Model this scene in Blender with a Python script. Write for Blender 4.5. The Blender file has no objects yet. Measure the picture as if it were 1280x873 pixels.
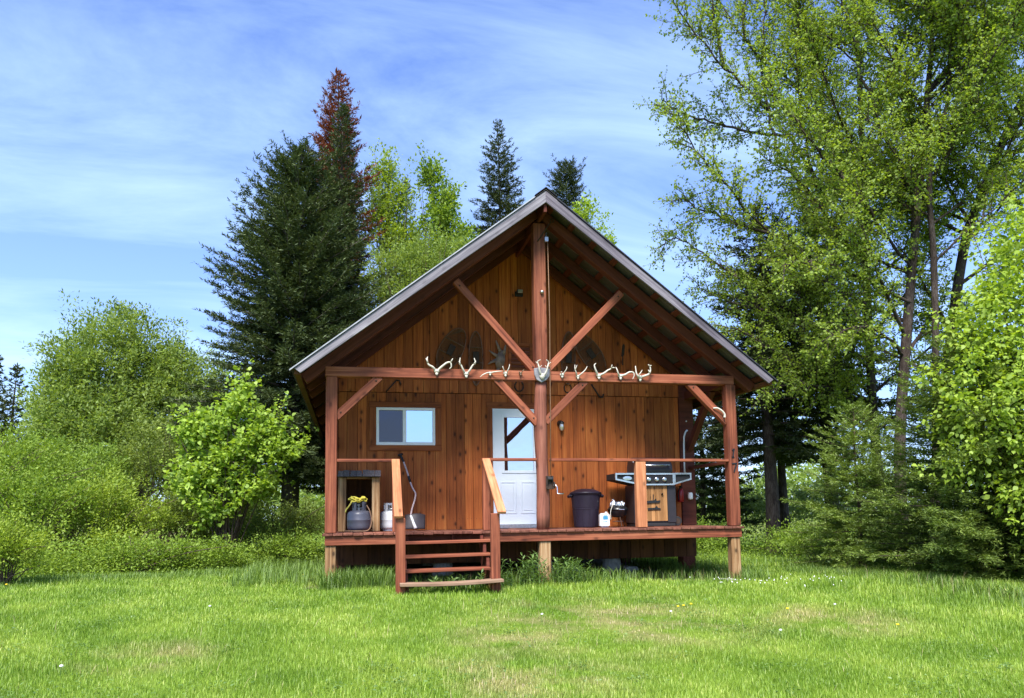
import bpy, bmesh, math, random
import numpy as np
from mathutils import Vector, Matrix, Quaternion

scene = bpy.context.scene
COL = scene.collection
rng = np.random.default_rng(11)
random.seed(5)
D_WALL = 1.66            # front wall of the cabin; porch front is y = 0, deck top is z = 0
PI = math.pi

# ------------------------------------------------------------------ ground shape
def gz(x, y):
    x = np.asarray(x, float); y = np.asarray(y, float)
    z = -0.80 - 0.012 * np.clip(x, -40, 40) + 0.05 * np.clip(y + 1, -14, 0)
    z = z + 0.025 * np.sin(x * .7 + 1.3) * np.sin(y * .6 + .4) + 0.012 * np.sin(x * 1.9 + y * 1.3)
    return z

# ------------------------------------------------------------------ node helpers
def new_mat(name):
    m = bpy.data.materials.new(name); m.use_nodes = True
    nt = m.node_tree; nt.nodes.clear()
    out = nt.nodes.new('ShaderNodeOutputMaterial')
    return m, nt, out
def N(nt, t, **kw):
    n = nt.nodes.new(t)
    for k, v in kw.items():
        if k in n.inputs: n.inputs[k].default_value = v
        else: setattr(n, k, v)
    return n
def ramp(nt, stops):
    r = nt.nodes.new('ShaderNodeValToRGB'); cr = r.color_ramp
    while len(cr.elements) < len(stops): cr.elements.new(.5)
    for e, (p, c) in zip(cr.elements, stops):
        e.position = p; e.color = (*c, 1) if len(c) == 3 else c
    return r
def mathn(nt, op, a, b=None):
    n = nt.nodes.new('ShaderNodeMath'); n.operation = op
    for i, v in enumerate((a, b)):
        if v is None: continue
        if isinstance(v, (int, float)): n.inputs[i].default_value = v
        else: nt.links.new(v, n.inputs[i])
    return n.outputs[0]
def mixc(nt, f, a, b, mode='MIX'):
    n = nt.nodes.new('ShaderNodeMix'); n.data_type = 'RGBA'; n.blend_type = mode
    for i, v in ((0, f), (6, a), (7, b)):
        if isinstance(v, (int, float)): n.inputs[i].default_value = v
        elif isinstance(v, tuple): n.inputs[i].default_value = (*v, 1) if len(v) == 3 else v
        else: nt.links.new(v, n.inputs[i])
    return n.outputs[2]

def wood(name, dark, mid, light, axis='X', rough=.72, tone=(.72, 1.25), knots=.5, fine=1.0, cracks=.45):
    m, nt, out = new_mat(name); L = nt.links.new
    tc = N(nt, 'ShaderNodeTexCoord'); oi = N(nt, 'ShaderNodeObjectInfo'); ge = N(nt, 'ShaderNodeNewGeometry')
    off = mathn(nt, 'ADD', mathn(nt, 'MULTIPLY', oi.outputs['Random'], 91.), mathn(nt, 'MULTIPLY', ge.outputs['Random Per Island'], 57.))
    cx = N(nt, 'ShaderNodeCombineXYZ')
    for i in range(3): L(off, cx.inputs[i])
    va = N(nt, 'ShaderNodeVectorMath', operation='ADD'); L(tc.outputs['Object'], va.inputs[0]); L(cx.outputs[0], va.inputs[1])
    ax = 'XYZ'.index(axis)
    s1 = [13. * fine] * 3; s1[ax] = .7
    s2 = [5.] * 3; s2[ax] = 1.6
    s3 = [1.6] * 3; s3[ax] = .8
    def mp(s):
        n = N(nt, 'ShaderNodeMapping'); n.inputs['Scale'].default_value = s; L(va.outputs[0], n.inputs['Vector']); return n.outputs[0]
    n1 = N(nt, 'ShaderNodeTexNoise', Scale=1.6, Detail=7., Roughness=.62, Distortion=.7); L(mp(s1), n1.inputs['Vector'])
    n2 = N(nt, 'ShaderNodeTexNoise', Scale=1., Detail=4., Roughness=.6); L(mp(s3), n2.inputs['Vector'])
    g = mathn(nt, 'ADD', mathn(nt, 'MULTIPLY', n1.outputs[0], .62), mathn(nt, 'MULTIPLY', n2.outputs[0], .38))
    r = ramp(nt, [(.34, dark), (.5, mid), (.66, light)]); L(g, r.inputs[0])
    sp = N(nt, 'ShaderNodeSeparateXYZ'); L(va.outputs[0], sp.inputs[0]); uv = N(nt, 'ShaderNodeCombineXYZ')
    oth = [i for i in range(3) if i != ax]
    L(mathn(nt, 'MULTIPLY', mathn(nt, 'ADD', sp.outputs[oth[0]], sp.outputs[oth[1]]), 6.), uv.inputs[0]); L(mathn(nt, 'MULTIPLY', sp.outputs[ax], 3.2), uv.inputs[1])
    vo = N(nt, 'ShaderNodeTexVoronoi', voronoi_dimensions='2D', Scale=1.); L(uv.outputs[0], vo.inputs['Vector'])
    dn = mathn(nt, 'ADD', vo.outputs['Distance'], mathn(nt, 'MULTIPLY', mathn(nt, 'SUBTRACT', n1.outputs[0], .5), .12))
    kr = ramp(nt, [(.07, (1, 1, 1)), (.13, (.35, .35, .35)), (.24, (0, 0, 0))]); L(dn, kr.inputs[0])
    sc_ = N(nt, 'ShaderNodeSeparateColor'); L(vo.outputs['Color'], sc_.inputs[0])
    kf = mathn(nt, 'MULTIPLY', mathn(nt, 'MULTIPLY', kr.outputs[0], knots), mathn(nt, 'GREATER_THAN', sc_.outputs[0], .66))
    s4 = [30.] * 3; s4[ax] = .9
    n4 = N(nt, 'ShaderNodeTexNoise', Scale=1., Detail=3., Roughness=.5, Distortion=.3); L(mp(s4), n4.inputs['Vector'])
    ck = ramp(nt, [(.66, (0, 0, 0)), (.70, (1, 1, 1))]); L(n4.outputs[0], ck.inputs[0])
    kf = mathn(nt, 'MINIMUM', mathn(nt, 'ADD', kf, mathn(nt, 'MULTIPLY', ck.outputs[0], cracks)), 1.)
    c = mixc(nt, kf, r.outputs[0], tuple(v * .28 for v in dark))
    mr = N(nt, 'ShaderNodeMapRange'); mr.inputs[3].default_value = tone[0]; mr.inputs[4].default_value = tone[1]
    wn = N(nt, 'ShaderNodeTexWhiteNoise', noise_dimensions='1D'); L(off, wn.inputs['W']); L(wn.outputs['Value'], mr.inputs[0])
    c = mixc(nt, 1., c, mr.outputs[0], 'MULTIPLY')
    b = N(nt, 'ShaderNodeBsdfPrincipled', Roughness=rough); L(c, b.inputs['Base Color'])
    b.inputs['Specular IOR Level'].default_value = .25
    bu = N(nt, 'ShaderNodeBump', Strength=.35, Distance=.01); L(n1.outputs[0], bu.inputs['Height']); L(bu.outputs[0], b.inputs['Normal'])
    L(b.outputs[0], out.inputs[0]); return m

def plain(name, col, rough=.5, metal=0., spec=.5, noise=.15, scale=8., bump=.0):
    m, nt, out = new_mat(name); L = nt.links.new
    tc = N(nt, 'ShaderNodeTexCoord')
    n1 = N(nt, 'ShaderNodeTexNoise', Scale=scale, Detail=5., Roughness=.6); L(tc.outputs['Object'], n1.inputs['Vector'])
    r = ramp(nt, [(.3, tuple(v * (1 - noise) for v in col)), (.7, tuple(min(1, v * (1 + noise)) for v in col))]); L(n1.outputs[0], r.inputs[0])
    b = N(nt, 'ShaderNodeBsdfPrincipled', Roughness=rough, Metallic=metal); L(r.outputs[0], b.inputs['Base Color'])
    b.inputs['Specular IOR Level'].default_value = spec
    mr = N(nt, 'ShaderNodeMapRange'); mr.inputs[3].default_value = max(.02, rough - .1); mr.inputs[4].default_value = min(1, rough + .12)
    L(n1.outputs[0], mr.inputs[0]); L(mr.outputs[0], b.inputs['Roughness'])
    if bump:
        bu = N(nt, 'ShaderNodeBump', Strength=bump, Distance=.01); L(n1.outputs[0], bu.inputs['Height']); L(bu.outputs[0], b.inputs['Normal'])
    L(b.outputs[0], out.inputs[0]); return m

def leafmat(name, cols, trans=.35, gloss=.03, patch=.35, pscale=.9, pcol=None):
    """cols: list of colours picked per leaf; a slow patchiness in leaf colour goes on top"""
    m, nt, out = new_mat(name); L = nt.links.new
    ge = N(nt, 'ShaderNodeNewGeometry'); tc = N(nt, 'ShaderNodeTexCoord')
    st = [(i / max(1, len(cols) - 1), c) for i, c in enumerate(cols)]
    r = ramp(nt, st); L(ge.outputs['Random Per Island'], r.inputs[0])
    n1 = N(nt, 'ShaderNodeTexNoise', Scale=pscale, Detail=3.); L(tc.outputs['Object'], n1.inputs['Vector'])
    pr = ramp(nt, [(.35, (0, 0, 0)), (.65, (1, 1, 1))]); L(n1.outputs[0], pr.inputs[0])
    c = mixc(nt, mathn(nt, 'MULTIPLY', pr.outputs[0], patch), r.outputs[0], pcol or cols[-1])
    d = N(nt, 'ShaderNodeBsdfDiffuse'); t = N(nt, 'ShaderNodeBsdfTranslucent'); g = N(nt, 'ShaderNodeBsdfGlossy', Roughness=.6)
    g.inputs['Color'].default_value = (.9, .95, .9, 1)
    L(c, d.inputs[0])
    tcol = mixc(nt, 1., c, (1.25, 1.2, .6), 'MULTIPLY'); L(tcol, t.inputs[0])
    a = N(nt, 'ShaderNodeMixShader', Fac=trans); L(d.outputs[0], a.inputs[1]); L(t.outputs[0], a.inputs[2])
    b = N(nt, 'ShaderNodeMixShader', Fac=gloss); L(a.outputs[0], b.inputs[1]); L(g.outputs[0], b.inputs[2])
    L(b.outputs[0], out.inputs[0]); return m

def glassmat(name, fac, body, tint=(1, 1, 1), rough=.01):
    m, nt, out = new_mat(name); L = nt.links.new
    d = N(nt, 'ShaderNodeBsdfPrincipled', Roughness=.6); d.inputs['Base Color'].default_value = (*body, 1); d.inputs['Specular IOR Level'].default_value = .1
    g = N(nt, 'ShaderNodeBsdfGlossy', Roughness=rough); g.inputs['Color'].default_value = (*tint, 1)
    tc = N(nt, 'ShaderNodeTexCoord'); n1 = N(nt, 'ShaderNodeTexNoise', Scale=2.5, Detail=2.); L(tc.outputs['Object'], n1.inputs['Vector'])
    bu = N(nt, 'ShaderNodeBump', Strength=.03, Distance=.05); L(n1.outputs[0], bu.inputs['Height']); L(bu.outputs[0], g.inputs['Normal'])
    a = N(nt, 'ShaderNodeMixShader', Fac=fac); L(d.outputs[0], a.inputs[1]); L(g.outputs[0], a.inputs[2])
    L(a.outputs[0], out.inputs[0]); return m

# ------------------------------------------------------------------ object helpers
def wm(o):
    m = o.matrix_basis.copy()
    if o.parent: m = wm(o.parent) @ o.matrix_parent_inverse @ m
    return m
def link(o, parent=None):
    COL.objects.link(o)
    if parent is not None:
        o.parent = parent; o.matrix_parent_inverse = wm(parent).inverted()
    return o
def tag(o, label, cat, group=None, kind=None):
    if label: o['label'] = label
    if cat: o['category'] = cat
    if group: o['group'] = group
    if kind: o['kind'] = kind
    return o
def thing(name, label, cat, loc, group=None):
    o = bpy.data.objects.new(name, None); o.empty_display_size = .2; o.location = loc
    COL.objects.link(o); return tag(o, label, cat, group)
def copy_tree(o, parent=None):
    c = o.copy(); COL.objects.link(c)
    for k in ('label', 'category', 'group'):
        pass
    if parent is not None: c.parent = parent
    for ch in list(o.children): copy_tree(ch, c)
    return c

class MB:
    def __init__(s): s.v = []; s.f = []
    def add(s, vs, fs):
        b = len(s.v); s.v += [tuple(map(float, v)) for v in vs]; s.f += [tuple(int(i) + b for i in f) for f in fs]; return s
    def hexa(s, p):     # 4 bottom ccw, 4 top ccw
        return s.add(p, [(3, 2, 1, 0), (4, 5, 6, 7), (0, 1, 5, 4), (1, 2, 6, 5), (2, 3, 7, 6), (3, 0, 4, 7)])
    def box(s, a, b):
        x0, y0, z0 = a; x1, y1, z1 = b
        return s.hexa([(x0, y0, z0), (x1, y0, z0), (x1, y1, z0), (x0, y1, z0), (x0, y0, z1), (x1, y0, z1), (x1, y1, z1), (x0, y1, z1)])
    def tube(s, pts, r, n=6, cap=True):
        v, f = tube(pts, r, n, cap); return s.add(v, f)
    def lathe(s, prof, c=(0, 0, 0), n=24, M=None):
        c = Vector(c); vs = []; fs = []; k = len(prof)
        for i in range(n):
            a = 2 * PI * i / n
            for (r, z) in prof:
                p = Vector((r * math.cos(a), r * math.sin(a), z))
                if M is not None: p = M @ p
                vs.append(c + p)
        for i in range(n):
            for j in range(k - 1):
                a, b = i * k + j, ((i + 1) % n) * k + j
                fs.append((a, b, b + 1, a + 1))
        return s.add(vs, fs)
    def prism(s, poly, y0, y1):     # polygon in x,z extruded along y
        n = len(poly)
        vs = [(x, y0, z) for x, z in poly] + [(x, y1, z) for x, z in poly]
        fs = [tuple(range(n)), tuple(range(2 * n - 1, n - 1, -1))] + [(i, i + n, (i + 1) % n + n, (i + 1) % n) for i in range(n)]
        return s.add(vs, fs)
    def build(s, name, mat, parent=None, bevel=0., smooth=False, M=None, segs=1, weld=False):
        me = bpy.data.meshes.new(name); me.from_pydata(s.v, [], s.f)
        bm = bmesh.new(); bm.from_mesh(me)
        if weld: bmesh.ops.remove_doubles(bm, verts=bm.verts, dist=1e-5)
        bmesh.ops.recalc_face_normals(bm, faces=bm.faces)
        if bevel: bmesh.ops.bevel(bm, geom=list(bm.edges), offset=bevel, segments=segs, affect='EDGES', clamp_overlap=True)
        bm.to_mesh(me); bm.free()
        if smooth:
            me.polygons.foreach_set('use_smooth', [True] * len(me.polygons))
        me.materials.append(mat); me.update()
        o = bpy.data.objects.new(name, me)
        if M is not None: o.matrix_basis = M
        return link(o, parent)

def tube(pts, r, n=6, cap=True):
    P = np.array([tuple(p) for p in pts], float); k = len(P)
    R = np.full(k, r, float) if np.isscalar(r) else np.array(r, float)
    T = np.gradient(P, axis=0); T /= np.linalg.norm(T, axis=1)[:, None] + 1e-9
    ref = np.array([0, 0, 1.]) if abs(T[0, 2]) < .9 else np.array([1., 0, 0])
    U = np.cross(T, ref); U /= np.linalg.norm(U, axis=1)[:, None] + 1e-9
    W = np.cross(T, U)
    a = np.arange(n) * 2 * PI / n
    V = P[:, None] + R[:, None, None] * (np.cos(a)[None, :, None] * U[:, None] + np.sin(a)[None, :, None] * W[:, None])
    V = V.reshape(-1, 3); F = []
    for i in range(k - 1):
        for j in range(n):
            F.append((i * n + j, i * n + (j + 1) % n, (i + 1) * n + (j + 1) % n, (i + 1) * n + j))
    if cap: F.append(tuple(range(n - 1, -1, -1))); F.append(tuple((k - 1) * n + j for j in range(n)))
    return V, F

def beam(name, p0, p1, w, h, mat, parent, up=(0, 0, 1), bevel=.006, label=None, cut=0.):
    """a timber along p0-p1 with its grain along it"""
    p0, p1 = Vector(p0), Vector(p1); x = (p1 - p0); Ln = x.length; x.normalize(); u = Vector(up)
    y = u.cross(x)
    if y.length < 1e-4: y = Vector((0, 1, 0)) if abs(x.z) > .9 else Vector((0, 0, 1)).cross(x)
    y.normalize(); z = x.cross(y)
    M = Matrix((x, y, z)).transposed().to_4x4(); M.translation = (p0 + p1) / 2
    b = MB(); b.box((-Ln / 2, -w / 2, -h / 2), (Ln / 2, w / 2, h / 2))
    o = b.build(name, mat, parent, bevel=bevel, M=M)
    if label: o['label'] = label
    return o

def poly_mesh(name, V, mat, parent=None, loc=(0, 0, 0), smooth=False):
    """V: (N,k,3) loose polygons -> one mesh"""
    V = np.ascontiguousarray(V, np.float32); n, k, _ = V.shape
    V = V - np.array(loc, np.float32)
    me = bpy.data.meshes.new(name)
    me.vertices.add(n * k); me.vertices.foreach_set('co', V.reshape(-1))
    me.loops.add(n * k); me.loops.foreach_set('vertex_index', np.arange(n * k, dtype=np.int32))
    me.polygons.add(n); me.polygons.foreach_set('loop_start', np.arange(n, dtype=np.int32) * k)
    me.update(calc_edges=True); me.materials.append(mat)
    o = bpy.data.objects.new(name, me); o.location = loc
    return link(o, parent)

def blade_mesh(name, V, mat):
    """V: (N,5,3) base left/right, middle right, tip, middle left: one quad and one triangle per blade"""
    V = np.ascontiguousarray(V, np.float32); n = len(V); me = bpy.data.meshes.new(name)
    me.vertices.add(n * 5); me.vertices.foreach_set('co', V.reshape(-1))
    b = np.arange(n, dtype=np.int32)[:, None]
    me.loops.add(n * 7); me.loops.foreach_set('vertex_index', (b * 5 + np.array([0, 1, 2, 4, 4, 2, 3], np.int32)).reshape(-1))
    me.polygons.add(n * 2); me.polygons.foreach_set('loop_start', (b * 7 + np.array([0, 4], np.int32)).reshape(-1))
    me.update(calc_edges=True); me.materials.append(mat); o = bpy.data.objects.new(name, me); return link(o)
def nrm(a): return a / (np.linalg.norm(a, axis=-1, keepdims=True) + 1e-9)
def leaf_polys(P, D, Nn, ln, wd, k=4, fold=.18):
    """P base points, D directions, Nn rough normals, ln/wd sizes"""
    D = nrm(D); S = nrm(np.cross(D, Nn)); U = np.cross(S, D)
    ln = np.broadcast_to(ln, (len(P),))[:, None]; wd = np.broadcast_to(wd, (len(P),))[:, None]
    if k == 4:
        out = [P, P + D * ln * .45 + S * wd * .5 + U * wd * fold, P + D * ln, P + D * ln * .45 - S * wd * .5 + U * wd * fold]
    elif k == 3:
        out = [P - S * wd * .5, P + S * wd * .5, P + D * ln]
    else:
        out = [P, P + D * ln * .28 + S * wd * .46 + U * wd * fold, P + D * ln * .62 + S * wd * .42 + U * wd * fold, P + D * ln - U * ln * .08,
               P + D * ln * .62 - S * wd * .42 + U * wd * fold, P + D * ln * .28 - S * wd * .46 + U * wd * fold]
    return np.stack(out, 1)

# ------------------------------------------------------------------ materials
M = {}
M['siding'] = wood('pine_siding', (.175, .042, .010), (.36, .092, .019), (.50, .165, .038), 'Z', tone=(.66, 1.25), knots=.85, fine=1.5, cracks=.15)
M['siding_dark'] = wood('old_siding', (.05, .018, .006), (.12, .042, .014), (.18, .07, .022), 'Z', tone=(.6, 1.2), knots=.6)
M['stain'] = wood('red_stained_timber', (.06, .014, .007), (.215, .060, .029), (.36, .125, .062), 'X', tone=(.80, 1.2), knots=.55, fine=1.8)
M['stain_deep'] = wood('deep_red_timber', (.05, .012, .007), (.105, .026, .015), (.16, .045, .026), 'X', tone=(.8, 1.15), knots=.3)
M['stain_y'] = wood('stained_deck_board', (.07, .022, .014), (.17, .06, .038), (.28, .115, .075), 'Y', tone=(.7, 1.25), knots=.3)
M['fresh'] = wood('fresh_cedar', (.24, .08, .032), (.45, .17, .075), (.60, .28, .14), 'X', tone=(.9, 1.1), knots=.6)
M['pale'] = wood('bare_weathered_pine', (.08, .036, .014), (.28, .15, .065), (.52, .36, .20), 'X', tone=(.85, 1.1), knots=.8, fine=1.8)
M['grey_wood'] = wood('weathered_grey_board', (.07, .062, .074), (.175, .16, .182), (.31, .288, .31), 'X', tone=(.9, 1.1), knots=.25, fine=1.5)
M['trim'] = wood('window_trim_board', (.11, .028, .009), (.25, .066, .018), (.37, .115, .032), 'X', tone=(.8, 1.15), knots=.5)
M['dark_void'] = plain('dark_interior', (.012, .008, .006), .9)
M['metal_roof'] = plain('galvanised_roofing', (.085, .075, .068), .6, .2, noise=.2, scale=3)
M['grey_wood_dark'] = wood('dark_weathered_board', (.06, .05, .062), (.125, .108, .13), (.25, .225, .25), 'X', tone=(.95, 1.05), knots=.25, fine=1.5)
M['rake_sunlit'] = plain('sunlit_rake_metal', (.36, .36, .36), .45, .5)
M['metal'] = plain('grey_steel', (.42, .41, .40), .38, .9, noise=.25, scale=30)
M['chrome'] = plain('brushed_stainless', (.72, .72, .73), .28, 1., noise=.1, scale=30)
M['iron'] = plain('rusty_iron', (.055, .035, .025), .75, .4, noise=.4, scale=30, bump=.2)
M['black'] = plain('black_enamel', (.012, .012, .014), .32, 0, .5)
M['blackmatte'] = plain('matte_black', (.014, .014, .016), .7)
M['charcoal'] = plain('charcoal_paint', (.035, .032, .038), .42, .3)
M['plum'] = plain('dark_plum_plastic', (.020, .013, .026), .5, 0, .4, noise=.2)
M['white'] = plain('white_vinyl', (.80, .80, .80), .4, 0, noise=.04)
M['doorwhite'] = plain('white_door_paint', (.70, .75, .80), .42, 0, noise=.04, scale=3)
M['bone'] = plain('bleached_bone', (.54, .50, .42), .6, 0, noise=.14, scale=25, bump=.2)
M['bone_brown'] = plain('old_brown_bone', (.22, .14, .09), .7, 0, noise=.35, scale=25, bump=.3)
M['greyantler'] = plain('grey_brown_antler', (.24, .17, .13), .7, 0, noise=.35, scale=14, bump=.3)
M['tankgrey'] = plain('slate_tank_paint', (.085, .088, .115), .38, 0, .5, noise=.15)
M['tankwhite'] = plain('white_tank_paint', (.72, .72, .72), .38, 0, .5, noise=.08)
M['yellow'] = plain('yellow_hose', (.62, .52, .06), .5)
M['red'] = plain('red_enamel', (.36, .012, .014), .3)
M['blue'] = plain('teal_label_ink', (.05, .25, .42), .5)
M['foil'] = plain('crumpled_foil', (.78, .78, .80), .3, 1., noise=.15, scale=40, bump=.8)
M['shingle'] = plain('asphalt_shingle', (.085, .075, .085), .95, noise=.6, scale=60, bump=.8)
M['snowshoe'] = plain('dark_varnished_ash', (.17, .07, .032), .5, noise=.3, scale=20)
M['lacing'] = plain('dark_lacing', (.14, .068, .036), .75, noise=.3, scale=40)
M['rawhide'] = plain('old_rawhide', (.21, .115, .06), .75, noise=.3, scale=40)
M['concrete'] = plain('concrete', (.33, .32, .30), .9, noise=.25, scale=12, bump=.4)
M['board_plaque'] = plain('grey_weathered_plaque', (.22, .215, .235), .8, noise=.3, scale=14, bump=.3)
M['shovelblade'] = plain('brown_grey_plastic', (.040, .032, .036), .5, 0., noise=.15)
M['glass_door'] = glassmat('door_glass', .62, (.012, .012, .013), (.92, .96, 1))
M['glass_win'] = glassmat('window_glass', .66, (.02, .025, .03), (.74, .88, 1))
M['glass_screen'] = glassmat('screened_glass', .06, (.030, .024, .036), (.9, .9, 1), .03)
M['jar'] = glassmat('lamp_jar_glass', .35, (.45, .43, .38))
M['bark_grey'] = plain('grey_bark', (.12, .10, .085), .95, noise=.55, scale=7, bump=1.)
M['bark_dark'] = plain('dark_bark', (.075, .058, .048), .95, noise=.5, scale=8, bump=1.)
def bark(name, c1, c2):
    m, nt, out = new_mat(name); L = nt.links.new
    tc = N(nt, 'ShaderNodeTexCoord'); mp = N(nt, 'ShaderNodeMapping'); mp.inputs['Scale'].default_value = (26, 26, 5); L(tc.outputs['Object'], mp.inputs[0])
    n1 = N(nt, 'ShaderNodeTexNoise', Scale=1., Detail=6., Roughness=.7, Distortion=1.2); L(mp.outputs[0], n1.inputs['Vector'])
    n2 = N(nt, 'ShaderNodeTexNoise', Scale=1.8, Detail=3.); L(tc.outputs['Object'], n2.inputs['Vector'])
    r = ramp(nt, [(.36, tuple(v * .35 for v in c1)), (.5, c1), (.66, c2)]); L(mathn(nt, 'ADD', mathn(nt, 'MULTIPLY', n1.outputs[0], .7), mathn(nt, 'MULTIPLY', n2.outputs[0], .3)), r.inputs[0])
    b = N(nt, 'ShaderNodeBsdfPrincipled', Roughness=.95); b.inputs['Specular IOR Level'].default_value = .15; L(r.outputs[0], b.inputs['Base Color'])
    bu = N(nt, 'ShaderNodeBump', Strength=1., Distance=.03); L(n1.outputs[0], bu.inputs['Height']); L(bu.outputs[0], b.inputs['Normal']); L(b.outputs[0], out.inputs[0]); return m
M['bark_grey'] = bark('grey_bark', (.12, .10, .085), (.24, .21, .19))
M['bark_dark'] = bark('dark_bark', (.065, .048, .040), (.14, .115, .10))
M['bark_twig'] = plain('twig_bark', (.085, .055, .04), .9, noise=.4, scale=10)
M['bark_pale'] = plain('pale_trunk_bark', (.21, .19, .175), .9, noise=.35, scale=5, bump=.6)

# foliage
M['spruce'] = leafmat('spruce_needles', [(.026, .042, .016), (.066, .092, .030), (.13, .165, .055)], .15, .02, .35, .8, (.045, .075, .03))
M['spruce_dk'] = leafmat('dark_spruce_needles', [(.022, .036, .015), (.050, .070, .027), (.095, .118, .046)], .15, .02, .3)
M['spruce_ylw'] = leafmat('young_spruce_needles', [(.07, .12, .018), (.15, .225, .034), (.25, .34, .06)], .35, .04, .3)
M['spruce_mid'] = leafmat('fresh_tipped_needles', [(.045, .08, .016), (.11, .165, .03), (.225, .305, .058)], .3, .02, .3)
M['spruce_red'] = leafmat('dead_red_needles', [(.09, .020, .012), (.17, .040, .022), (.23, .075, .042)], .25, .03, .3)
M['birch'] = leafmat('spring_birch_leaves', [(.115, .18, .012), (.215, .315, .022), (.32, .425, .05)], .52, .03, .35, .5)
M['bright'] = leafmat('bright_birch_leaves', [(.15, .245, .012), (.26, .385, .022), (.37, .49, .06)], .48, .03, .35, .7)
M['maple'] = leafmat('young_maple_leaves', [(.14, .24, .014), (.25, .39, .028), (.37, .50, .07)], .46, .03, .3, 1.)
M['willow'] = leafmat('willow_leaves', [(.105, .17, .022), (.18, .265, .04), (.265, .35, .08)], .45, .02, .3, .7)
M['shrub'] = leafmat('shrub_leaves', [(.08, .15, .012), (.165, .265, .022), (.27, .38, .045)], .42, .02, .4, 1.)
M['shrub_ol'] = leafmat('olive_shrub_leaves', [(.075, .12, .016), (.145, .205, .028), (.23, .295, .05)], .4, .02, .35, 1.)
M['shrub_pale'] = leafmat('pale_shrub_leaves', [(.12, .18, .028), (.21, .28, .05), (.33, .385, .095)], .35, .05, .35, 1.)
M['shrub_cool'] = leafmat('cool_green_leaves', [(.075, .145, .013), (.155, .25, .024), (.25, .36, .05)], .42, .02, .3, 1.)
M['shrub_ylw'] = leafmat('yellow_green_leaves', [(.12, .19, .012), (.22, .315, .024), (.34, .43, .055)], .42, .02, .3, 1.)
M['straw'] = leafmat('dry_stalks', [(.20, .15, .07), (.32, .26, .13), (.42, .36, .2)], .3, .03, .2)

def grassmat(name, g):
    """blade colour from patches of lush, yellowish and dry turf"""
    m, nt, out = new_mat(name); L = nt.links.new
    tc = N(nt, 'ShaderNodeTexCoord'); ge = N(nt, 'ShaderNodeNewGeometry')
    def noise(s, d=3., off=0.):
        mp = N(nt, 'ShaderNodeMapping'); mp.inputs['Location'].default_value = (off, off * .7, 0); L(tc.outputs['Object'], mp.inputs[0])
        mp.inputs['Scale'].default_value = (1, 1, 0)
        n = N(nt, 'ShaderNodeTexNoise', Scale=s, Detail=d, Roughness=.6); L(mp.outputs[0], n.inputs['Vector']); return n.outputs[0]
    lush = ramp(nt, [(.34, (.135 * g, .25 * g, .018 * g)), (.5, (.215 * g, .345 * g, .034 * g)), (.66, (.305 * g, .43 * g, .058 * g))])
    L(noise(.9, 5.), lush.inputs[0])
    dry = ramp(nt, [(.60, (0, 0, 0)), (.74, (1, 1, 1))]); L(noise(.55, 6., 13.), dry.inputs[0])
    c = mixc(nt, mathn(nt, 'MULTIPLY', dry.outputs[0], .40), lush.outputs[0], (.36 * g, .36 * g, .09 * g))
    # worn ground in front of the steps
    wsum = None
    for (px, py, pz, rad) in ((-.1, -3.3, -.9, 1.9), (-1.2, -3.9, -.94, 1.0), (-1.5, -5.4, -1.02, 1.1), (2.3, -3.6, -.95, 1.1), (.6, -2.2, -.87, .8), (-4.4, -4.3, -.9, .7)):
        vm = N(nt, 'ShaderNodeVectorMath', operation='DISTANCE'); L(tc.outputs['Object'], vm.inputs[0]); vm.inputs[1].default_value = (px, py, pz)
        q = mathn(nt, 'MAXIMUM', mathn(nt, 'SUBTRACT', 1., mathn(nt, 'DIVIDE', vm.outputs['Value'], rad)), 0.)
        wsum = q if wsum is None else mathn(nt, 'MAXIMUM', wsum, q)
    wr = ramp(nt, [(.0, (0, 0, 0)), (.7, (1, 1, 1))]); L(wsum, wr.inputs[0])
    wf = mathn(nt, 'MULTIPLY', wr.outputs[0], ramp_out(nt, noise(1.7, 4., 5.), .42, .62))
    c = mixc(nt, mathn(nt, 'MULTIPLY', wf, .72), c, (.46 * g, .40 * g, .18 * g))
    rr = ramp(nt, [(0, (.6, .65, .55)), (.5, (1, 1, 1)), (.9, (1.35, 1.25, 1.2)), (.93, (1.9, 1.45, 3.0)), (1, (2.2, 1.6, 4.0))]); L(ge.outputs['Random Per Island'], rr.inputs[0])
    c = mixc(nt, 1., c, rr.outputs[0], 'MULTIPLY')
    d = N(nt, 'ShaderNodeBsdfDiffuse'); t = N(nt, 'ShaderNodeBsdfTranslucent'); L(c, d.inputs[0]); L(mixc(nt, 1., c, (1.2, 1.15, .6), 'MULTIPLY'), t.inputs[0])
    a = N(nt, 'ShaderNodeMixShader', Fac=.35); L(d.outputs[0], a.inputs[1]); L(t.outputs[0], a.inputs[2])
    gl = N(nt, 'ShaderNodeBsdfGlossy', Roughness=.5); b = N(nt, 'ShaderNodeMixShader', Fac=.03); L(a.outputs[0], b.inputs[1]); L(gl.outputs[0], b.inputs[2])
    L(b.outputs[0], out.inputs[0]); return m
def ramp_out(nt, src, a, b):
    r = ramp(nt, [(a, (0, 0, 0)), (b, (1, 1, 1))]); nt.links.new(src, r.inputs[0]); return r.outputs[0]
M['grass'] = grassmat('lawn_blades', 1.0)
M['ground'] = grassmat('lawn_ground', .62)
M['tallgrass'] = leafmat('tall_grass_blades', [(.05, .11, .010), (.11, .20, .016), (.18, .28, .03)], .35, .04, .35, 1.2)
M['weed'] = leafmat('weed_leaves', [(.06, .13, .022), (.11, .20, .034), (.17, .27, .055)], .32, .05, .3, 1.2)

# ================================================================== CABIN
cabin = thing('cabin', 'brown timber cabin with a covered porch and a steep gable roof', 'cabin', (0, 0, -.8))
def zt(x): return 5.05 - .772 * abs(x)          # underside of the metal roofing

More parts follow.
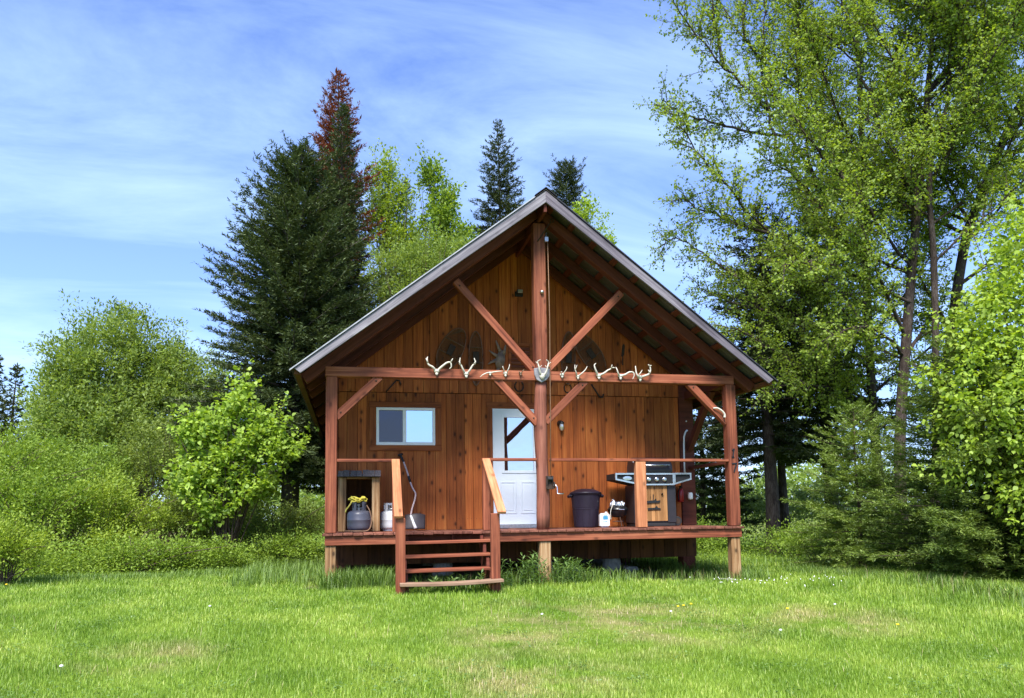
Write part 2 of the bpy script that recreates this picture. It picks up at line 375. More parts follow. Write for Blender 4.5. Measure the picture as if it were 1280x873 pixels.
# --- front wall of vertical boards
def split_x(a, b, wmin, wmax, forced, seed):
    r = random.Random(seed); xs = [a]; x = a
    while x < b - wmin:
        x += r.uniform(wmin, wmax)
        if x < b - .06: xs.append(x)
    xs.append(b)
    for f in forced:
        xs = [q for q in xs if abs(q - f) > .05 or q in (a, b)]; xs.append(f)
    return sorted(xs)
def board(mb, xa, xb, y0, y1, z0, za, zb, r):
    g = .0028; dy = r.uniform(-.003, .003)
    mb.hexa([(xa + g, y0 + dy, z0), (xb - g, y0 + dy, z0), (xb - g, y1, z0), (xa + g, y1, z0), (xa + g, y0 + dy, za), (xb - g, y0 + dy, zb), (xb - g, y1, zb), (xa + g, y1, za)])
WIN = (-2.43, -1.455, 1.41, 2.04); DOOR = (-.475, .36, .03, 2.05)
fw = MB(); r = random.Random(3)
xs = xs_low = split_x(-3.2, 2.93, .13, .24, [WIN[0], WIN[1], DOOR[0], DOOR[1]], 4)
for xa, xb in zip(xs, xs[1:]):
    mid = (xa + xb) / 2
    if WIN[0] < mid < WIN[1]:
        board(fw, xa, xb, D_WALL, D_WALL + .022, .0, WIN[2], WIN[2], r); board(fw, xa, xb, D_WALL, D_WALL + .022, WIN[3], 2.292, 2.292, r)
    elif DOOR[0] < mid < DOOR[1]:
        board(fw, xa, xb, D_WALL, D_WALL + .022, DOOR[3], 2.292, 2.292, r)
    else: board(fw, xa, xb, D_WALL, D_WALL + .022, .0, 2.292, 2.292, r)
xs = split_x(-3.2, 3.2, .11, .21, [0.], 9)
for xa, xb in zip(xs, xs[1:]):
    top = lambda x: zt(x) - .045
    board(fw, xa, xb, D_WALL - .012, D_WALL + .022, 2.302, top(xa), top(xb), r)
nails = MB()
for xa, xb in zip(xs_low, xs_low[1:]):
    mid = (xa + xb) / 2
    for z in (.18, 1.18, 2.2):
        if (DOOR[0] < mid < DOOR[1] and z < 2.05) or (WIN[0] < mid < WIN[1] and 1.4 < z < 2.05): continue
        for dx in (-.03, .03): nails.box((mid + dx - .004, D_WALL - .006, z - .004), (mid + dx + .004, D_WALL - .001, z + .004))
front = fw.build('front_wall', M['siding'], cabin, bevel=.002)
nails.build('nail_heads', M['iron'], front)['kind'] = 'stuff'
bk = MB(); bk.prism([(-3.19, -.03), (3.19, -.03), (3.19, 2.3), (3.19, zt(3.19) - .06), (0, 4.98), (-3.19, zt(3.19) - .06)], D_WALL + .026, D_WALL + .12)
bk.build('wall_sheathing', M['dark_void'], cabin)
# --- side walls, rear wall and floor
YB = 8.3
for sx, nm in ((-1, 'side_wall'), (1, 'side_wall')):
    b = MB(); y = D_WALL + .13
    while y < YB - .05:
        y2 = min(YB, y + r.uniform(.15, .24)); x0 = sx * 3.2; x1 = sx * 3.17
        b.box((min(x0, x1), y + .002, -.55), (max(x0, x1), y2 - .002, zt(3.2) - .06)); y = y2
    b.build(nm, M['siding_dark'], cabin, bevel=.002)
b = MB(); xs = split_x(-3.2, 3.2, .15, .24, [0.], 12)
for xa, xb in zip(xs, xs[1:]): board(b, xa, xb, YB, YB + .022, -.55, zt(xa) - .05, zt(xb) - .05, r)
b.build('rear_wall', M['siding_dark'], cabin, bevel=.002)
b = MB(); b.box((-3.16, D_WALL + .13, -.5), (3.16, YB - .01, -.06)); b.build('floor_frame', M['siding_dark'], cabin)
b = MB(); xs = split_x(-3.19, 3.19, .16, .26, [], 21)
for xa, xb in zip(xs, xs[1:]): board(b, xa, xb, D_WALL + .0, D_WALL + .025, -.55, -.06, -.06, r)
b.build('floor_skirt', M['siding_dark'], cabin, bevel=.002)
for (x, y, mt) in ((3.03, D_WALL + .08, 'pale'), (-3.03, D_WALL + .08, 'pale'), (3.03, 5., 'pale'), (-3.03, 5., 'pale'), (3.03, 8.1, 'pale'), (-3.03, 8.1, 'pale')):
    beam('pier_post', (x, y, -1.05), (x, y, -.55), .24, .24, M['stain_deep'], cabin, up=(0, 1, 0), bevel=.012)
for (x, y) in ((-1.3, D_WALL + .35), (.45, D_WALL + .3), (1.7, D_WALL + .3), (-1.2, 5.), (1.2, 5.)):
    b = MB(); z0 = float(gz(x, y)) - .05
    b.lathe([(0, z0), (.19, z0), (.155, -.56), (0, -.56)], (x, y, 0), 14); b.build('concrete_pier', M['concrete'], cabin)
# corner boards and porch framing timbers
b = MB(); b.box((2.935, D_WALL - .03, 0.003), (3.2, D_WALL + .12, zt(3.2) - .05)); b.build('corner_post', M['stain_deep'], cabin, bevel=.006)
b = MB(); b.box((-3.2, D_WALL - .03, 0.003), (-3.06, D_WALL + .12, zt(3.2) - .05)); b.build('corner_post', M['stain_deep'], cabin, bevel=.006)
ST, SD = M['stain'], M['stain_deep']
beam('porch_post', (-3.11, .082, .003), (-3.11, .082, 2.25), .16, .16, ST, cabin, up=(0, 1, 0), bevel=.01)
beam('porch_post', (3.105, .082, .003), (3.105, .082, 2.25), .165, .16, ST, cabin, up=(0, 1, 0), bevel=.01)
beam('tie_beam', (-3.2, .085, 2.324), (3.17, .085, 2.324), .15, .145, ST, cabin, bevel=.008)
beam('king_post', (0, .09, 2.398), (0, .09, 4.72), .19, .19, ST, cabin, up=(0, 1, 0), bevel=.012)
# lower king post: a peeled log
b = MB(); zs = np.linspace(.0, 2.25, 12)
b.tube([(.012 * math.sin(z * 3), .1 + .008 * math.sin(z * 2.2), z) for z in zs], [.097 + .006 * math.sin(z * 5.1) for z in zs], 10)
b2 = b.build('king_post', wood('peeled_log', (.10, .032, .020), (.22, .078, .05), (.33, .14, .09), 'Z', tone=(.95, 1.05), knots=.5), cabin, smooth=True)
def brace(p0, p1, w=.115, y=.085, d=.1, m=ST):
    beam('brace', (p0[0], y, p0[1]), (p1[0], y, p1[1]), d, w, m, cabin, up=(0, 0, 1), bevel=.007)
brace((-1.30, 3.76), (-.075, 2.33 + .06)); brace((1.33, 3.69), (.07, 2.40)); brace((-.72, 2.30), (-.06, 1.60)); brace((.71, 2.27), (.055, 1.62))
for bx, bz in ((-1.24, 3.68), (1.27, 3.62), (-.13, 2.46), (.125, 2.46), (-.66, 2.23), (.65, 2.20), (-.13, 1.68), (.12, 1.70), (-2.48, 2.20), (2.48, 2.20), (-2.98, 1.73), (2.98, 1.72)):
    b = MB(); b.lathe([(0, 0), (.013, 0), (.013, .006), (.007, .012), (0, .012)], (bx, .036, bz), 10, Matrix.Rotation(PI / 2, 4, 'X')); b.build('bolt', M['iron'], cabin)
brace((-2.42, 2.27), (-3.05, 1.66)); brace((2.42, 2.27), (3.05, 1.645))
for sx in (-1, 1):
    beam('side_plate', (sx * 3.11, .165, 2.324), (sx * 3.11, 8.25, 2.324), .15, .145, SD, cabin)
    beam('brace', (sx * 3.1, D_WALL - .03, 1.35), (sx * 3.1, D_WALL - 1.0, 2.27), .1, .12, SD, cabin, up=(0, 0, 1))
# --- roof
roof = MB()
ny = 300; ys = np.linspace(-.47, 8.7, ny)
rib = .018 * (np.abs(((ys / .225) % 1) - .5) < .1)
for sx in (-1, 1):
    v = []; f = []
    for i in range(ny):
        for x in (0.0, 3.64):
            v.append((sx * x, ys[i], zt(x) + .006 + rib[i]))
    for i in range(ny - 1): f.append((2 * i, 2 * i + 1, 2 * i + 3, 2 * i + 2))
    roof.add(v, f)
roof_o = roof.build('roof', M['metal_roof'], cabin)
md = roof_o.modifiers.new('sheet', 'SOLIDIFY'); md.thickness = .003; md.offset = 1
b = MB(); b.prism([(-.17, zt(.17) + .035), (0, 5.085), (.17, zt(.17) + .035), (.17, zt(.17) + .043), (0, 5.095), (-.17, zt(.17) + .043)], -.48, 8.71); b.build('ridge_cap', M['charcoal'], roof_o)
for sx in (-1, 1):
    # fascia boards mitred at the peak
    p0 = Vector((0, 0, 0)); q = []
    x1 = 3.60; v = .185; sl = .772
    ex = .085
    pts = [(0, zt(0) - .004), (sx * x1, zt(x1) - .004), (sx * (x1 - ex), zt(x1 - ex) - v * .62 - .02), (0, zt(0) - v)]
    a = math.atan(sl) * (-1 if sx > 0 else 1)
    R = Matrix.Rotation(a, 4, 'Y'); org = Vector((0, -.455, zt(0)))
    Mx = Matrix.Translation(org) @ R.inverted() if False else Matrix.Translation(org) @ Matrix.Rotation(-a, 4, 'Y')
    inv = Mx.inverted()
    b = MB(); loc = []
    for yy in (-.455, -.42):
        loc.append([inv @ Vector((x, yy, z)) for x, z in pts])
    n = 4
    b.add(loc[0] + loc[1], [(0, 1, 2, 3), (7, 6, 5, 4)] + [(i, i + 4, (i + 1) % 4 + 4, (i + 1) % 4) for i in range(4)])
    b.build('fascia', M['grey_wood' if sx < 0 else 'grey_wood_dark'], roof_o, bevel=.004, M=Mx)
    b = MB(); b.hexa([(sx * .17, -.475, zt(.17) + .003), (sx * 3.66, -.475, zt(3.66) + .003), (sx * 3.66, -.415, zt(3.66) + .003), (sx * .17, -.415, zt(.17) + .003),
                      (sx * .17, -.475, zt(.17) + .022), (sx * 3.66, -.475, zt(3.66) + .022), (sx * 3.66, -.415, zt(3.66) + .022), (sx * .17, -.415, zt(.17) + .022)])
    b.build('rake_edge', M['rake_sunlit' if sx < 0 else 'charcoal'], roof_o)  # sunlight put into the colour: left edge bright as if sunlit, right dark
    nl = Vector((sx * .772, 0, 1)).normalized()
    for k in range(11):      # purlins under the metal
        x = .16 + k * .335
        beam('purlin', (sx * x, -.415, zt(x) - .017), (sx * x, 8.6, zt(x) - .017), .10 / 1.0, .026, SD, roof_o, up=nl, bevel=0)
    for j, y in enumerate((.085, .80, 1.5, 2.6, 3.9, 5.2, 6.5, 7.9)):
        w = .14 if j == 0 else .05; h = .15
        off = .035 + h / 2
        beam('rafter', (sx * .03, y, zt(.03) - off / nl.z), (sx * 3.5, y, zt(3.5) - off / nl.z), w, h, M['stain_deep'] if j else SD, roof_o, up=nl, bevel=.005)
    b = MB(); b.box((min(sx * 3.52, sx * 3.6), -.40, zt(3.55) - .12), (max(sx * 3.52, sx * 3.6), 8.6, zt(3.6) - .012)); b.build('eave_board', M['siding_dark'], roof_o, bevel=.004)
beam('ridge_beam', (0, -.41, zt(0) - .22), (0, 8.5, zt(0) - .22), .05, .2, SD, roof_o)

# --- porch deck
deck = MB(); x = -3.225
while x < 3.22:
    x2 = min(3.225, x + .142); dz = r.uniform(-.004, .004); fy = -.035 + r.uniform(-.008, .008)
    if -2.13 < (x + x2) / 2 < -.93: fy -= .03
    deck.box((x + .003, fy, -.038 + dz), (x2 - .003, D_WALL - .035, dz)); x = x2
deck_o = deck.build('porch_deck', M['stain_y'], cabin, bevel=.005)
beam('rim_beam', (-3.19, .04, -.105), (-2.14, .04, -.105), .08, .13, ST, cabin, bevel=.006)
beam('rim_beam', (-.92, .04, -.105), (3.195, .04, -.105), .08, .13, ST, cabin, bevel=.006)
beam('rim_beam', (-2.14, .20, -.105), (-.92, .20, -.105), .05, .125, SD, cabin, bevel=.004)  # set back in darker timber: shade below the nosing put into shape and colour
for sx in (-1, 1): beam('rim_beam', (sx * 3.15, .085, -.105), (sx * 3.15, D_WALL - .01, -.105), .07, .13, SD, cabin)
for k in range(9): beam('deck_joist', (-2.7 + k * .67, .085, -.11), (-2.7 + k * .67, D_WALL - .01, -.11), .04, .13, SD, cabin, bevel=0)
for x, w in ((-3.11, .15), (.015, .17), (3.10, .155)):
    z0 = float(gz(x, .1)) - .15
    beam('porch_leg', (x, .10, z0), (x, .10, -.171), .15, w, M['pale'], cabin, up=(0, 1, 0) if False else (1, 0, 0), bevel=.012)
b = MB(); b.box((2.85, -.15, float(gz(3, 0)) - .06), (3.02, .12, float(gz(3, 0)) + .035)); b.build('concrete_pier', M['concrete'], cabin, bevel=.01)
# railings
beam('railing', (-3.03, .04, 1.035), (-2.14, .04, 1.035), .09, .042, ST, cabin, bevel=.005)
beam('railing', (-.93, .04, 1.05), (-.10, .04, 1.05), .09, .042, ST, cabin, bevel=.005)
beam('railing', (.105, .04, 1.048), (3.02, .04, 1.037), .09, .042, ST, cabin, bevel=.005)
beam('railing', (3.12, .165, 1.02), (3.12, D_WALL - .035, 1.02), .09, .05, SD, cabin, bevel=.005)
beam('railing', (-3.12, .165, 1.02), (-3.12, D_WALL - .035, 1.02), .09, .05, SD, cabin, bevel=.005)
beam('rail_post', (1.548, .05, .006), (1.548, .05, 1.02), .10, .165, M['fresh'], cabin, up=(1, 0, 0), bevel=.007)
beam('rail_post', (-2.19, .055, .006), (-2.19, .055, 1.01), .09, .11, ST, cabin, up=(1, 0, 0), bevel=.006)
beam('rail_post', (-.865, .055, .006), (-.865, .055, 1.025), .09, .11, ST, cabin, up=(1, 0, 0), bevel=.006)
# --- staircase
stz = [-.128, -.308, -.486, -.64]; sty = [-.07, -.32, -.59, -.86, -1.12]
stair = None
for x0 in (-2.128, -.985):
    b = MB(); poly = [(-.005, -.06)]
    for i in range(3): poly += [(sty[i] - .02, stz[i] - .043 if i else -.06), (sty[i] - .02, stz[i] - .043), (sty[i + 1], stz[i] - .043)]
    poly += [(sty[3], -.70), (sty[4] + .06, -.70), (sty[4] + .06, -.84), (-.60, -.84), (-.005, -.40)]
    n = len(poly); vs = [(x0, y, z) for y, z in poly] + [(x0 + .042, y, z) for y, z in poly]
    b.add(vs, [tuple(range(n)), tuple(range(2 * n - 1, n - 1, -1))] + [(i, i + n, (i + 1) % n + n, (i + 1) % n) for i in range(n)])
    if stair is None:
        stair = link(bpy.data.objects.new('staircase', None), cabin)
    b.build('stringer', M['stain_deep'], stair, weld=True)
for i in range(3):
    xl, xr = (-2.13, -.86 - .0) if i < 2 else (-2.15, -.875)
    beam('tread', (xl, (sty[i] + sty[i + 1]) / 2 - .02, stz[i] - .02), (xr - .05 * (i), (sty[i] + sty[i + 1]) / 2 - .02, stz[i] - .02 + .012), .275, .04, ST, stair, bevel=.006)
b = MB(); K = 10; vs = []; fs = []
for k in range(K + 1):
    t = k / K; x = -2.21 + t * 1.34; z = -.645 - .018 * math.sin(t * PI) + .018 * t; y = -1.13
    for (dy, dz) in ((-.13, -.02), (.13, -.02), (.13, .02), (-.13, .02)): vs.append((x, y + dy, z + dz))
for k in range(K):
    for j in range(4): fs.append((k * 4 + j, k * 4 + (j + 1) % 4, k * 4 + 4 + (j + 1) % 4, k * 4 + 4 + j))
fs += [(3, 2, 1, 0), tuple(K * 4 + j for j in range(4))]
b.add(vs, fs); b.build('tread', wood('worn_bottom_tread', (.12, .065, .04), (.27, .17, .11), (.40, .28, .19), 'X', knots=.3), stair, bevel=.005)
beam('newel_post', (-2.195, -1.06, -.80), (-2.195, -1.06, .20), .09, .125, ST, stair, up=(1, 0, 0), bevel=.007)
beam('newel_post', (-.945, -1.06, -.80), (-.945, -1.06, .25), .09, .12, ST, stair, up=(1, 0, 0), bevel=.007)
beam('handrail', (-2.20, .0, 1.04), (-2.225, -1.16, .215), .115, .04, M['fresh'], stair, bevel=.005)
beam('handrail', (-.875, .0, 1.05), (-.875, -1.20, .255), .115, .04, M['fresh'], stair, bevel=.005)

# --- window
W0, W1, Z0, Z1 = WIN; yw = D_WALL - .03
win = MB()
for a, c in (((W0, yw, Z0), (W0 + .045, D_WALL + .02, Z1)), ((W1 - .045, yw, Z0), (W1, D_WALL + .02, Z1)), ((W0 + .045, yw, Z0), (W1 - .045, D_WALL + .02, Z0 + .05)), ((W0 + .045, yw, Z1 - .045), (W1 - .045, D_WALL + .02, Z1)),
             ((-1.995, yw + .006, Z0 + .05), (-1.935, D_WALL + .02, Z1 - .045))): win.box(a, c)
win_o = win.build('window', M['white'], cabin, bevel=.004)
b = MB(); b.box((W0 + .045, D_WALL - .002, Z0 + .05), (-1.995, D_WALL + .012, Z1 - .045)); p = b.build('pane', M['glass_screen'], win_o); p['label'] = 'dark screened sliding pane'
b = MB(); b.box((-1.935, D_WALL - .006, Z0 + .05), (W1 - .045, D_WALL + .01, Z1 - .045)); p = b.build('pane', M['glass_win'], win_o); p['label'] = 'bright pane mirroring the sky'
TR = M['trim']
beam('window_trim', (-2.545, D_WALL - .012, 2.088), (-1.35, D_WALL - .012, 2.09), .03, .092, TR, cabin, bevel=.004)
beam('window_trim', (-2.545, D_WALL - .012, 1.362), (-1.35, D_WALL - .012, 1.362), .03, .092, TR, cabin, bevel=.004)
beam('window_trim', (-2.487, D_WALL - .012, 1.41), (-2.487, D_WALL - .012, 2.04), .03, .11, TR, cabin, up=(1, 0, 0), bevel=.004)
beam('window_trim', (-1.403, D_WALL - .012, 1.41), (-1.403, D_WALL - .012, 2.04), .03, .10, TR, cabin, up=(1, 0, 0), bevel=.004)
# --- door
b = MB(); y0 = D_WALL - .012
gx0, gx1, gz0, gz1 = -.285, .245, .97, 1.905
b.box((DOOR[0] + .003, y0, .07), (gx0, D_WALL + .03, 2.047)); b.box((gx1, y0, .07), (DOOR[1] - .003, D_WALL + .03, 2.047))
b.box((gx0, y0, .07), (gx1, D_WALL + .03, gz0)); b.box((gx0, y0, gz1), (gx1, D_WALL + .03, 2.047))
door = b.build('door', M['doorwhite'], cabin)
b = MB()
for a, c in (((gx0 - .035, y0 - .012, gz0 - .035), (gx0 + .012, y0 - .001, gz1 + .035)), ((gx1 - .012, y0 - .012, gz0 - .035), (gx1 + .035, y0 - .001, gz1 + .035)),
             ((gx0 + .012, y0 - .012, gz0 - .035), (gx1 - .012, y0 - .001, gz0 + .012)), ((gx0 + .012, y0 - .012, gz1 - .012), (gx1 - .012, y0 - .001, gz1 + .035))): b.box(a, c)
b.build('pane_frame', M['doorwhite'], door, bevel=.004)
b = MB(); b.box((gx0 + .001, y0 + .004, gz0 + .001), (gx1 - .001, D_WALL + .024, gz1 - .001)); b.build('door_pane', M['glass_door'], door)
for xa, xb in ((-.355, -.075), (.0, .26)):
    b = MB(); z0, z1 = .25, .80
    for a, c in (((xa, y0 - .008, z0), (xa + .028, y0 - .001, z1)), ((xb - .028, y0 - .008, z0), (xb, y0 - .001, z1)), ((xa + .028, y0 - .008, z0), (xb - .028, y0 - .001, z0 + .028)), ((xa + .028, y0 - .008, z1 - .028), (xb - .028, y0 - .001, z1))): b.box(a, c)
    b.box((xa + .05, y0 - .006, z0 + .05), (xb - .05, y0 - .001, z1 - .05))
    b.build('door_panel', M['doorwhite'], door, bevel=.003)
b = MB(); b.lathe([(0, 0), (.028, 0), (.03, .012), (.012, .02), (.012, .045), (.03, .055), (.03, .075), (0, .085)], (.31, y0 - .001, .92), 14, Matrix.Rotation(PI / 2, 4, 'X')); b.build('handle', M['metal'], door, smooth=True)
b = MB(); b.box((DOOR[0], D_WALL - .09, .004), (DOOR[1], D_WALL + .02, .066)); b.build('door_sill', M['metal'], cabin, bevel=.004)
beam('door_trim', (-.52, D_WALL - .012, .01), (-.52, D_WALL - .012, 2.055), .03, .09, TR, cabin, up=(1, 0, 0), bevel=.004)
beam('door_trim', (.405, D_WALL - .012, .01), (.405, D_WALL - .012, 2.055), .03, .09, TR, cabin, up=(1, 0, 0), bevel=.004)
beam('door_trim', (-.575, D_WALL - .012, 2.105), (.46, D_WALL - .012, 2.105), .03, .10, TR, cabin, bevel=.004)
# --- lamps, vent, conduit, house number
b = MB(); b.lathe([(0, 0), (.055, 0), (.055, .02), (.035, .05), (.035, .075), (0, .075)], (.72, D_WALL - .001, 1.80), 16, Matrix.Rotation(PI / 2, 4, 'X'))
b.lathe([(0, 0), (.045, 0), (.05, .02), (.02, .05), (0, .05)], (.735, D_WALL - .06, 1.79), 14); lamp = b.build('wall_lamp', M['black'], cabin, smooth=True)
b = MB(); b.lathe([(.036, 0), (.04, -.04), (.036, -.1), (.02, -.12), (0, -.122)], (.735, D_WALL - .06, 1.79), 14); b.build('lamp_glass', M['jar'], lamp, smooth=True)
b = MB(); b.box((-.05, D_WALL - .05, 4.02), (.09, D_WALL - .013, 4.11)); b.box((-.03, D_WALL - .13, 4.055), (.07, D_WALL - .05, 4.125)); lamp = b.build('flood_lamp', M['blackmatte'], cabin, bevel=.008)
b = MB(); b.box((-.02, D_WALL - .137, 4.06), (.065, D_WALL - .131, 4.118)); b.build('lamp_glass', M['jar'], lamp, bevel=.003)
b = MB(); vx0, vx1, vz0, vz1 = -.185, .245, 2.70, 3.19; yv = D_WALL - .045
for a, c in (((vx0, yv, vz0), (vx0 + .05, D_WALL - .014, vz1)), ((vx1 - .05, yv, vz0), (vx1, D_WALL - .014, vz1)), ((vx0 + .05, yv, vz0), (vx1 - .05, D_WALL - .014, vz0 + .05)), ((vx0 + .05, yv, vz1 - .05), (vx1 - .05, D_WALL - .014, vz1))): b.box(a, c)
b.box((vx0 + .05, D_WALL - .017, vz0 + .05), (vx1 - .05, D_WALL - .0135, vz1 - .05))
vent = b.build('gable_vent', M['trim'], cabin, bevel=.003)
b = MB()
for k in range(6):
    z = vz0 + .065 + k * .062
    b.hexa([(vx0 + .05, yv + .002, z), (vx1 - .05, yv + .002, z), (vx1 - .05, D_WALL - .019, z + .035), (vx0 + .05, D_WALL - .019, z + .035),
            (vx0 + .05, yv + .002, z + .014), (vx1 - .05, yv + .002, z + .014), (vx1 - .05, D_WALL - .019, z + .049), (vx0 + .05, D_WALL - .019, z + .049)])
b.build('louvre', M['stain'], vent)
b = MB(); b.tube([(3.07, D_WALL - .045, 1.70), (3.03, D_WALL - .05, 1.66), (3.0, D_WALL - .055, 1.58), (2.99, D_WALL - .055, 1.4), (2.985, D_WALL - .055, .9)], .016, 8); b.build('conduit', M['white'], cabin, smooth=True)
# 1 and 7 cut from dark strap
def strokes(name, segs, y, th, mat, parent, d=.012):
    b = MB()
    for (x0, z0), (x1, z1) in segs:
        dx, dz = x1 - x0, z1 - z0; l = math.hypot(dx, dz); nx, nz = -dz / l * th / 2, dx / l * th / 2
        b.hexa([(x0 + nx, y, z0 + nz), (x0 - nx, y, z0 - nz), (x0 - nx, y + d, z0 - nz), (x0 + nx, y + d, z0 + nz), (x1 + nx, y, z1 + nz), (x1 - nx, y, z1 - nz), (x1 - nx, y + d, z1 - nz), (x1 + nx, y + d, z1 + nz)])
    return b.build(name, mat, parent)
cx = 3.105
strokes('house_number', [((cx + .012, 1.225), (cx - .012, 1.09)), ((cx - .02, 1.195), (cx + .010, 1.222)), ((cx - .032, 1.092), (cx + .010, 1.087))], -.011, .016, M['black'], cabin)
strokes('house_number', [((cx - .035, .985), (cx + .045, .99)), ((cx + .042, .99), (cx - .005, .85))], -.011, .018, M['black'], cabin)

# ================================================================== THINGS ON THE PORCH
def polycurve(pts, n=8):
    P = [Vector(p) for p in pts]; out = []
    for i in range(len(P) - 1):
        p0 = P[max(0, i - 1)]; p1 = P[i]; p2 = P[i + 1]; p3 = P[min(len(P) - 1, i + 2)]
        for k in range(n):
            t = k / n
            out.append(.5 * ((2 * p1) + (p2 - p0) * t + (2 * p0 - 5 * p1 + 4 * p2 - p3) * t * t + (3 * p1 - p0 - 3 * p2 + p3) * t ** 3))
    out.append(P[-1]); return out

def antlers(label, x, z, left, right, scale=1., skull='bone', tinesL=(), tinesR=(), r0=.021, group='antlers along the porch beam', plaque=False):
    """skull plate plus two antlers on the beam's face; left/right: (dx,dz) way points"""
    y = .008
    t = thing('antlers', label, 'antlers', (x, y, z), group); scale *= .74
    b = MB(); s = scale
    b.lathe([(0, -.02), (.022, -.018), (.034, -.004), (.032, .012), (.018, .024), (0, .027)], (x, y - .02, z), 10, Matrix.Diagonal((1.35 * s, .9 * s, 1.25 * s, 1)))
    b.lathe([(0, -.035), (.012, -.03), (.02, 0), (0, .01)], (x, y - .03, z - .03 * s), 8, Matrix.Diagonal((1.3 * s, .8 * s, 1.1 * s, 1)))
    b.build('skull_plate', M[skull], t, smooth=True)
    for side, way, tines in ((-1, left, tinesL), (1, right, tinesR)):
        if not way: continue
        b = MB()
        pts = [(x + side * .02 * s, y - .02, z + .01 * s)] + [(x + dx, y - .03 - .05 * math.sin((i + 1) / (len(way)) * 2.4), z + dz) for i, (dx, dz) in enumerate(way)]
        c = polycurve(pts, 6); rr = np.linspace(r0 * .85, r0 * .28, len(c)); b.tube(c, rr, 7)
        for f, dx, dz in tines:
            p = c[int(f * (len(c) - 1))]; e = Vector((dx, -.03, dz))
            b.tube([p, p + e * .55 + Vector((0, -.01, 0)), p + e], [r0 * .5, r0 * .4, r0 * .14], 6)
        b.build('antler', M[skull], t, smooth=True)
    return t
antlers('large white antlers with a hooked tip at one end of the beam row', -1.60, 2.355, [(-.06, .05), (-.13, .09), (-.145, .17), (-.135, .2)], [(.07, .06), (.15, .12), (.2, .12), (.21, .06), (.185, .03)], 1.3, tinesL=[(.55, -.03, .07)], tinesR=[(.62, .03, .06)], r0=.024)
antlers('tall pair of white antlers angled like a V', -1.16, 2.325, [(-.05, .05), (-.08, .11), (-.105, .14), (-.095, .23)], [(.05, .05), (.09, .12), (.13, .155), (.115, .23)], 1.25, tinesL=[(.6, -.03, .05)], tinesR=[(.6, .03, .05)], r0=.022)
antlers('flat spread antlers drooping over the beam face', -.80, 2.345, [(-.06, -.01), (-.12, -.04), (-.16, -.075)], [(.07, .012), (.13, .018), (.175, .024)], .85, r0=.015)
antlers('small white skull cap with two short upright spikes', -.566, 2.345, [(-.035, .05), (-.05, .085), (-.045, .10)], [(.035, .05), (.05, .10), (.055, .13)], 1.05, r0=.013)
antlers('tiny brown skull piece next to the centre plaque', -.335, 2.355, [(-.025, .01), (-.045, .015)], [(.03, .03), (.05, .045)], .8, 'bone_brown', r0=.011)
antlers('small skull cap with one thin spike just past the plaque', .315, 2.345, [(-.02, .03), (-.03, .04)], [(.04, .05), (.06, .09), (.065, .12)], 1.05, r0=.012)
antlers('short forked pair with a straight raised spike', .565, 2.325, [(-.04, .05), (-.06, .11), (-.055, .17)], [(.05, .04), (.10, .09), (.14, .15)], .95, tinesL=[(.6, .02, .07)], r0=.016)
antlers('broad white antlers with one curled and one level beam', .90, 2.345, [(-.05, .05), (-.075, .10), (-.085, .15), (-.055, .18)], [(.07, .03), (.13, .075), (.18, .10), (.20, .13)], 1.25, tinesR=[(.75, .01, .06), (.9, .05, -.005)], r0=.022)
antlers('wide antlers bowing down to a rounded hook', 1.25, 2.345, [(-.05, .03), (-.07, .08), (-.085, .13)], [(.07, .02), (.13, .055), (.19, .05), (.205, .0), (.185, -.05)], 1.2, r0=.021)
antlers('heavy many pointed antlers at the end of the beam row', 1.57, 2.33, [(-.05, .01), (-.08, .06), (-.085, .17)], [(.06, .02), (.13, .05), (.155, .12), (.145, .17), (.18, .185)], 1.3, tinesL=[(.3, .06, .10)], tinesR=[(.45, -.03, .05), (.8, -.04, .02)], r0=.024)
pl = thing('skull_mount', 'grey shield plaque carrying a white antlered skull at the beam centre', 'skull mount', (0, -.04, 2.34))
b = MB(); b.prism([(-.125, 2.43), (-.05, 2.445), (.06, 2.44), (.125, 2.425), (.115, 2.32), (.07, 2.26), (-.01, 2.215), (-.085, 2.255), (-.118, 2.33)], -.03, .0085); b.build('plaque', M['board_plaque'], pl, bevel=.006)
b = MB(); b.lathe([(0, -.05), (.02, -.04), (.04, .0), (.03, .03), (0, .04)], (-.005, -.045, 2.31), 10, Matrix.Diagonal((1.2, .8, 1.1, 1))); b.build('skull_plate', M['bone'], pl, smooth=True)
for sd in (-1, 1):
    b = MB(); c = polycurve([(sd * .02, -.05, 2.32), (sd * .05, -.08, 2.37), (sd * .07, -.1, 2.45), (sd * .085, -.09, 2.52), (sd * .045, -.12, 2.545)], 6); b.tube(c, np.linspace(.018, .006, len(c)), 7)
    p = c[14]; b.tube([p, p + Vector((sd * .04, -.02, .04))], [.009, .003], 6); p = c[10]; b.tube([p, p + Vector((-sd * .04, -.02, .04))], [.009, .003], 6)
    b.build('antler', M['bone'], pl, smooth=True)
hk = MB(); c = polycurve([(2.80, .02, 1.868), (2.86, .0, 1.868), (2.93, -.01, 1.825), (2.975, -.005, 1.77), (2.978, .0, 1.72)], 6); hk.tube(c, np.linspace(.011, .02, len(c)), 8)
tag(hk.build('antler_hook', M['bone'], smooth=True), 'single curved white antler fixed to the corner brace', 'antler')

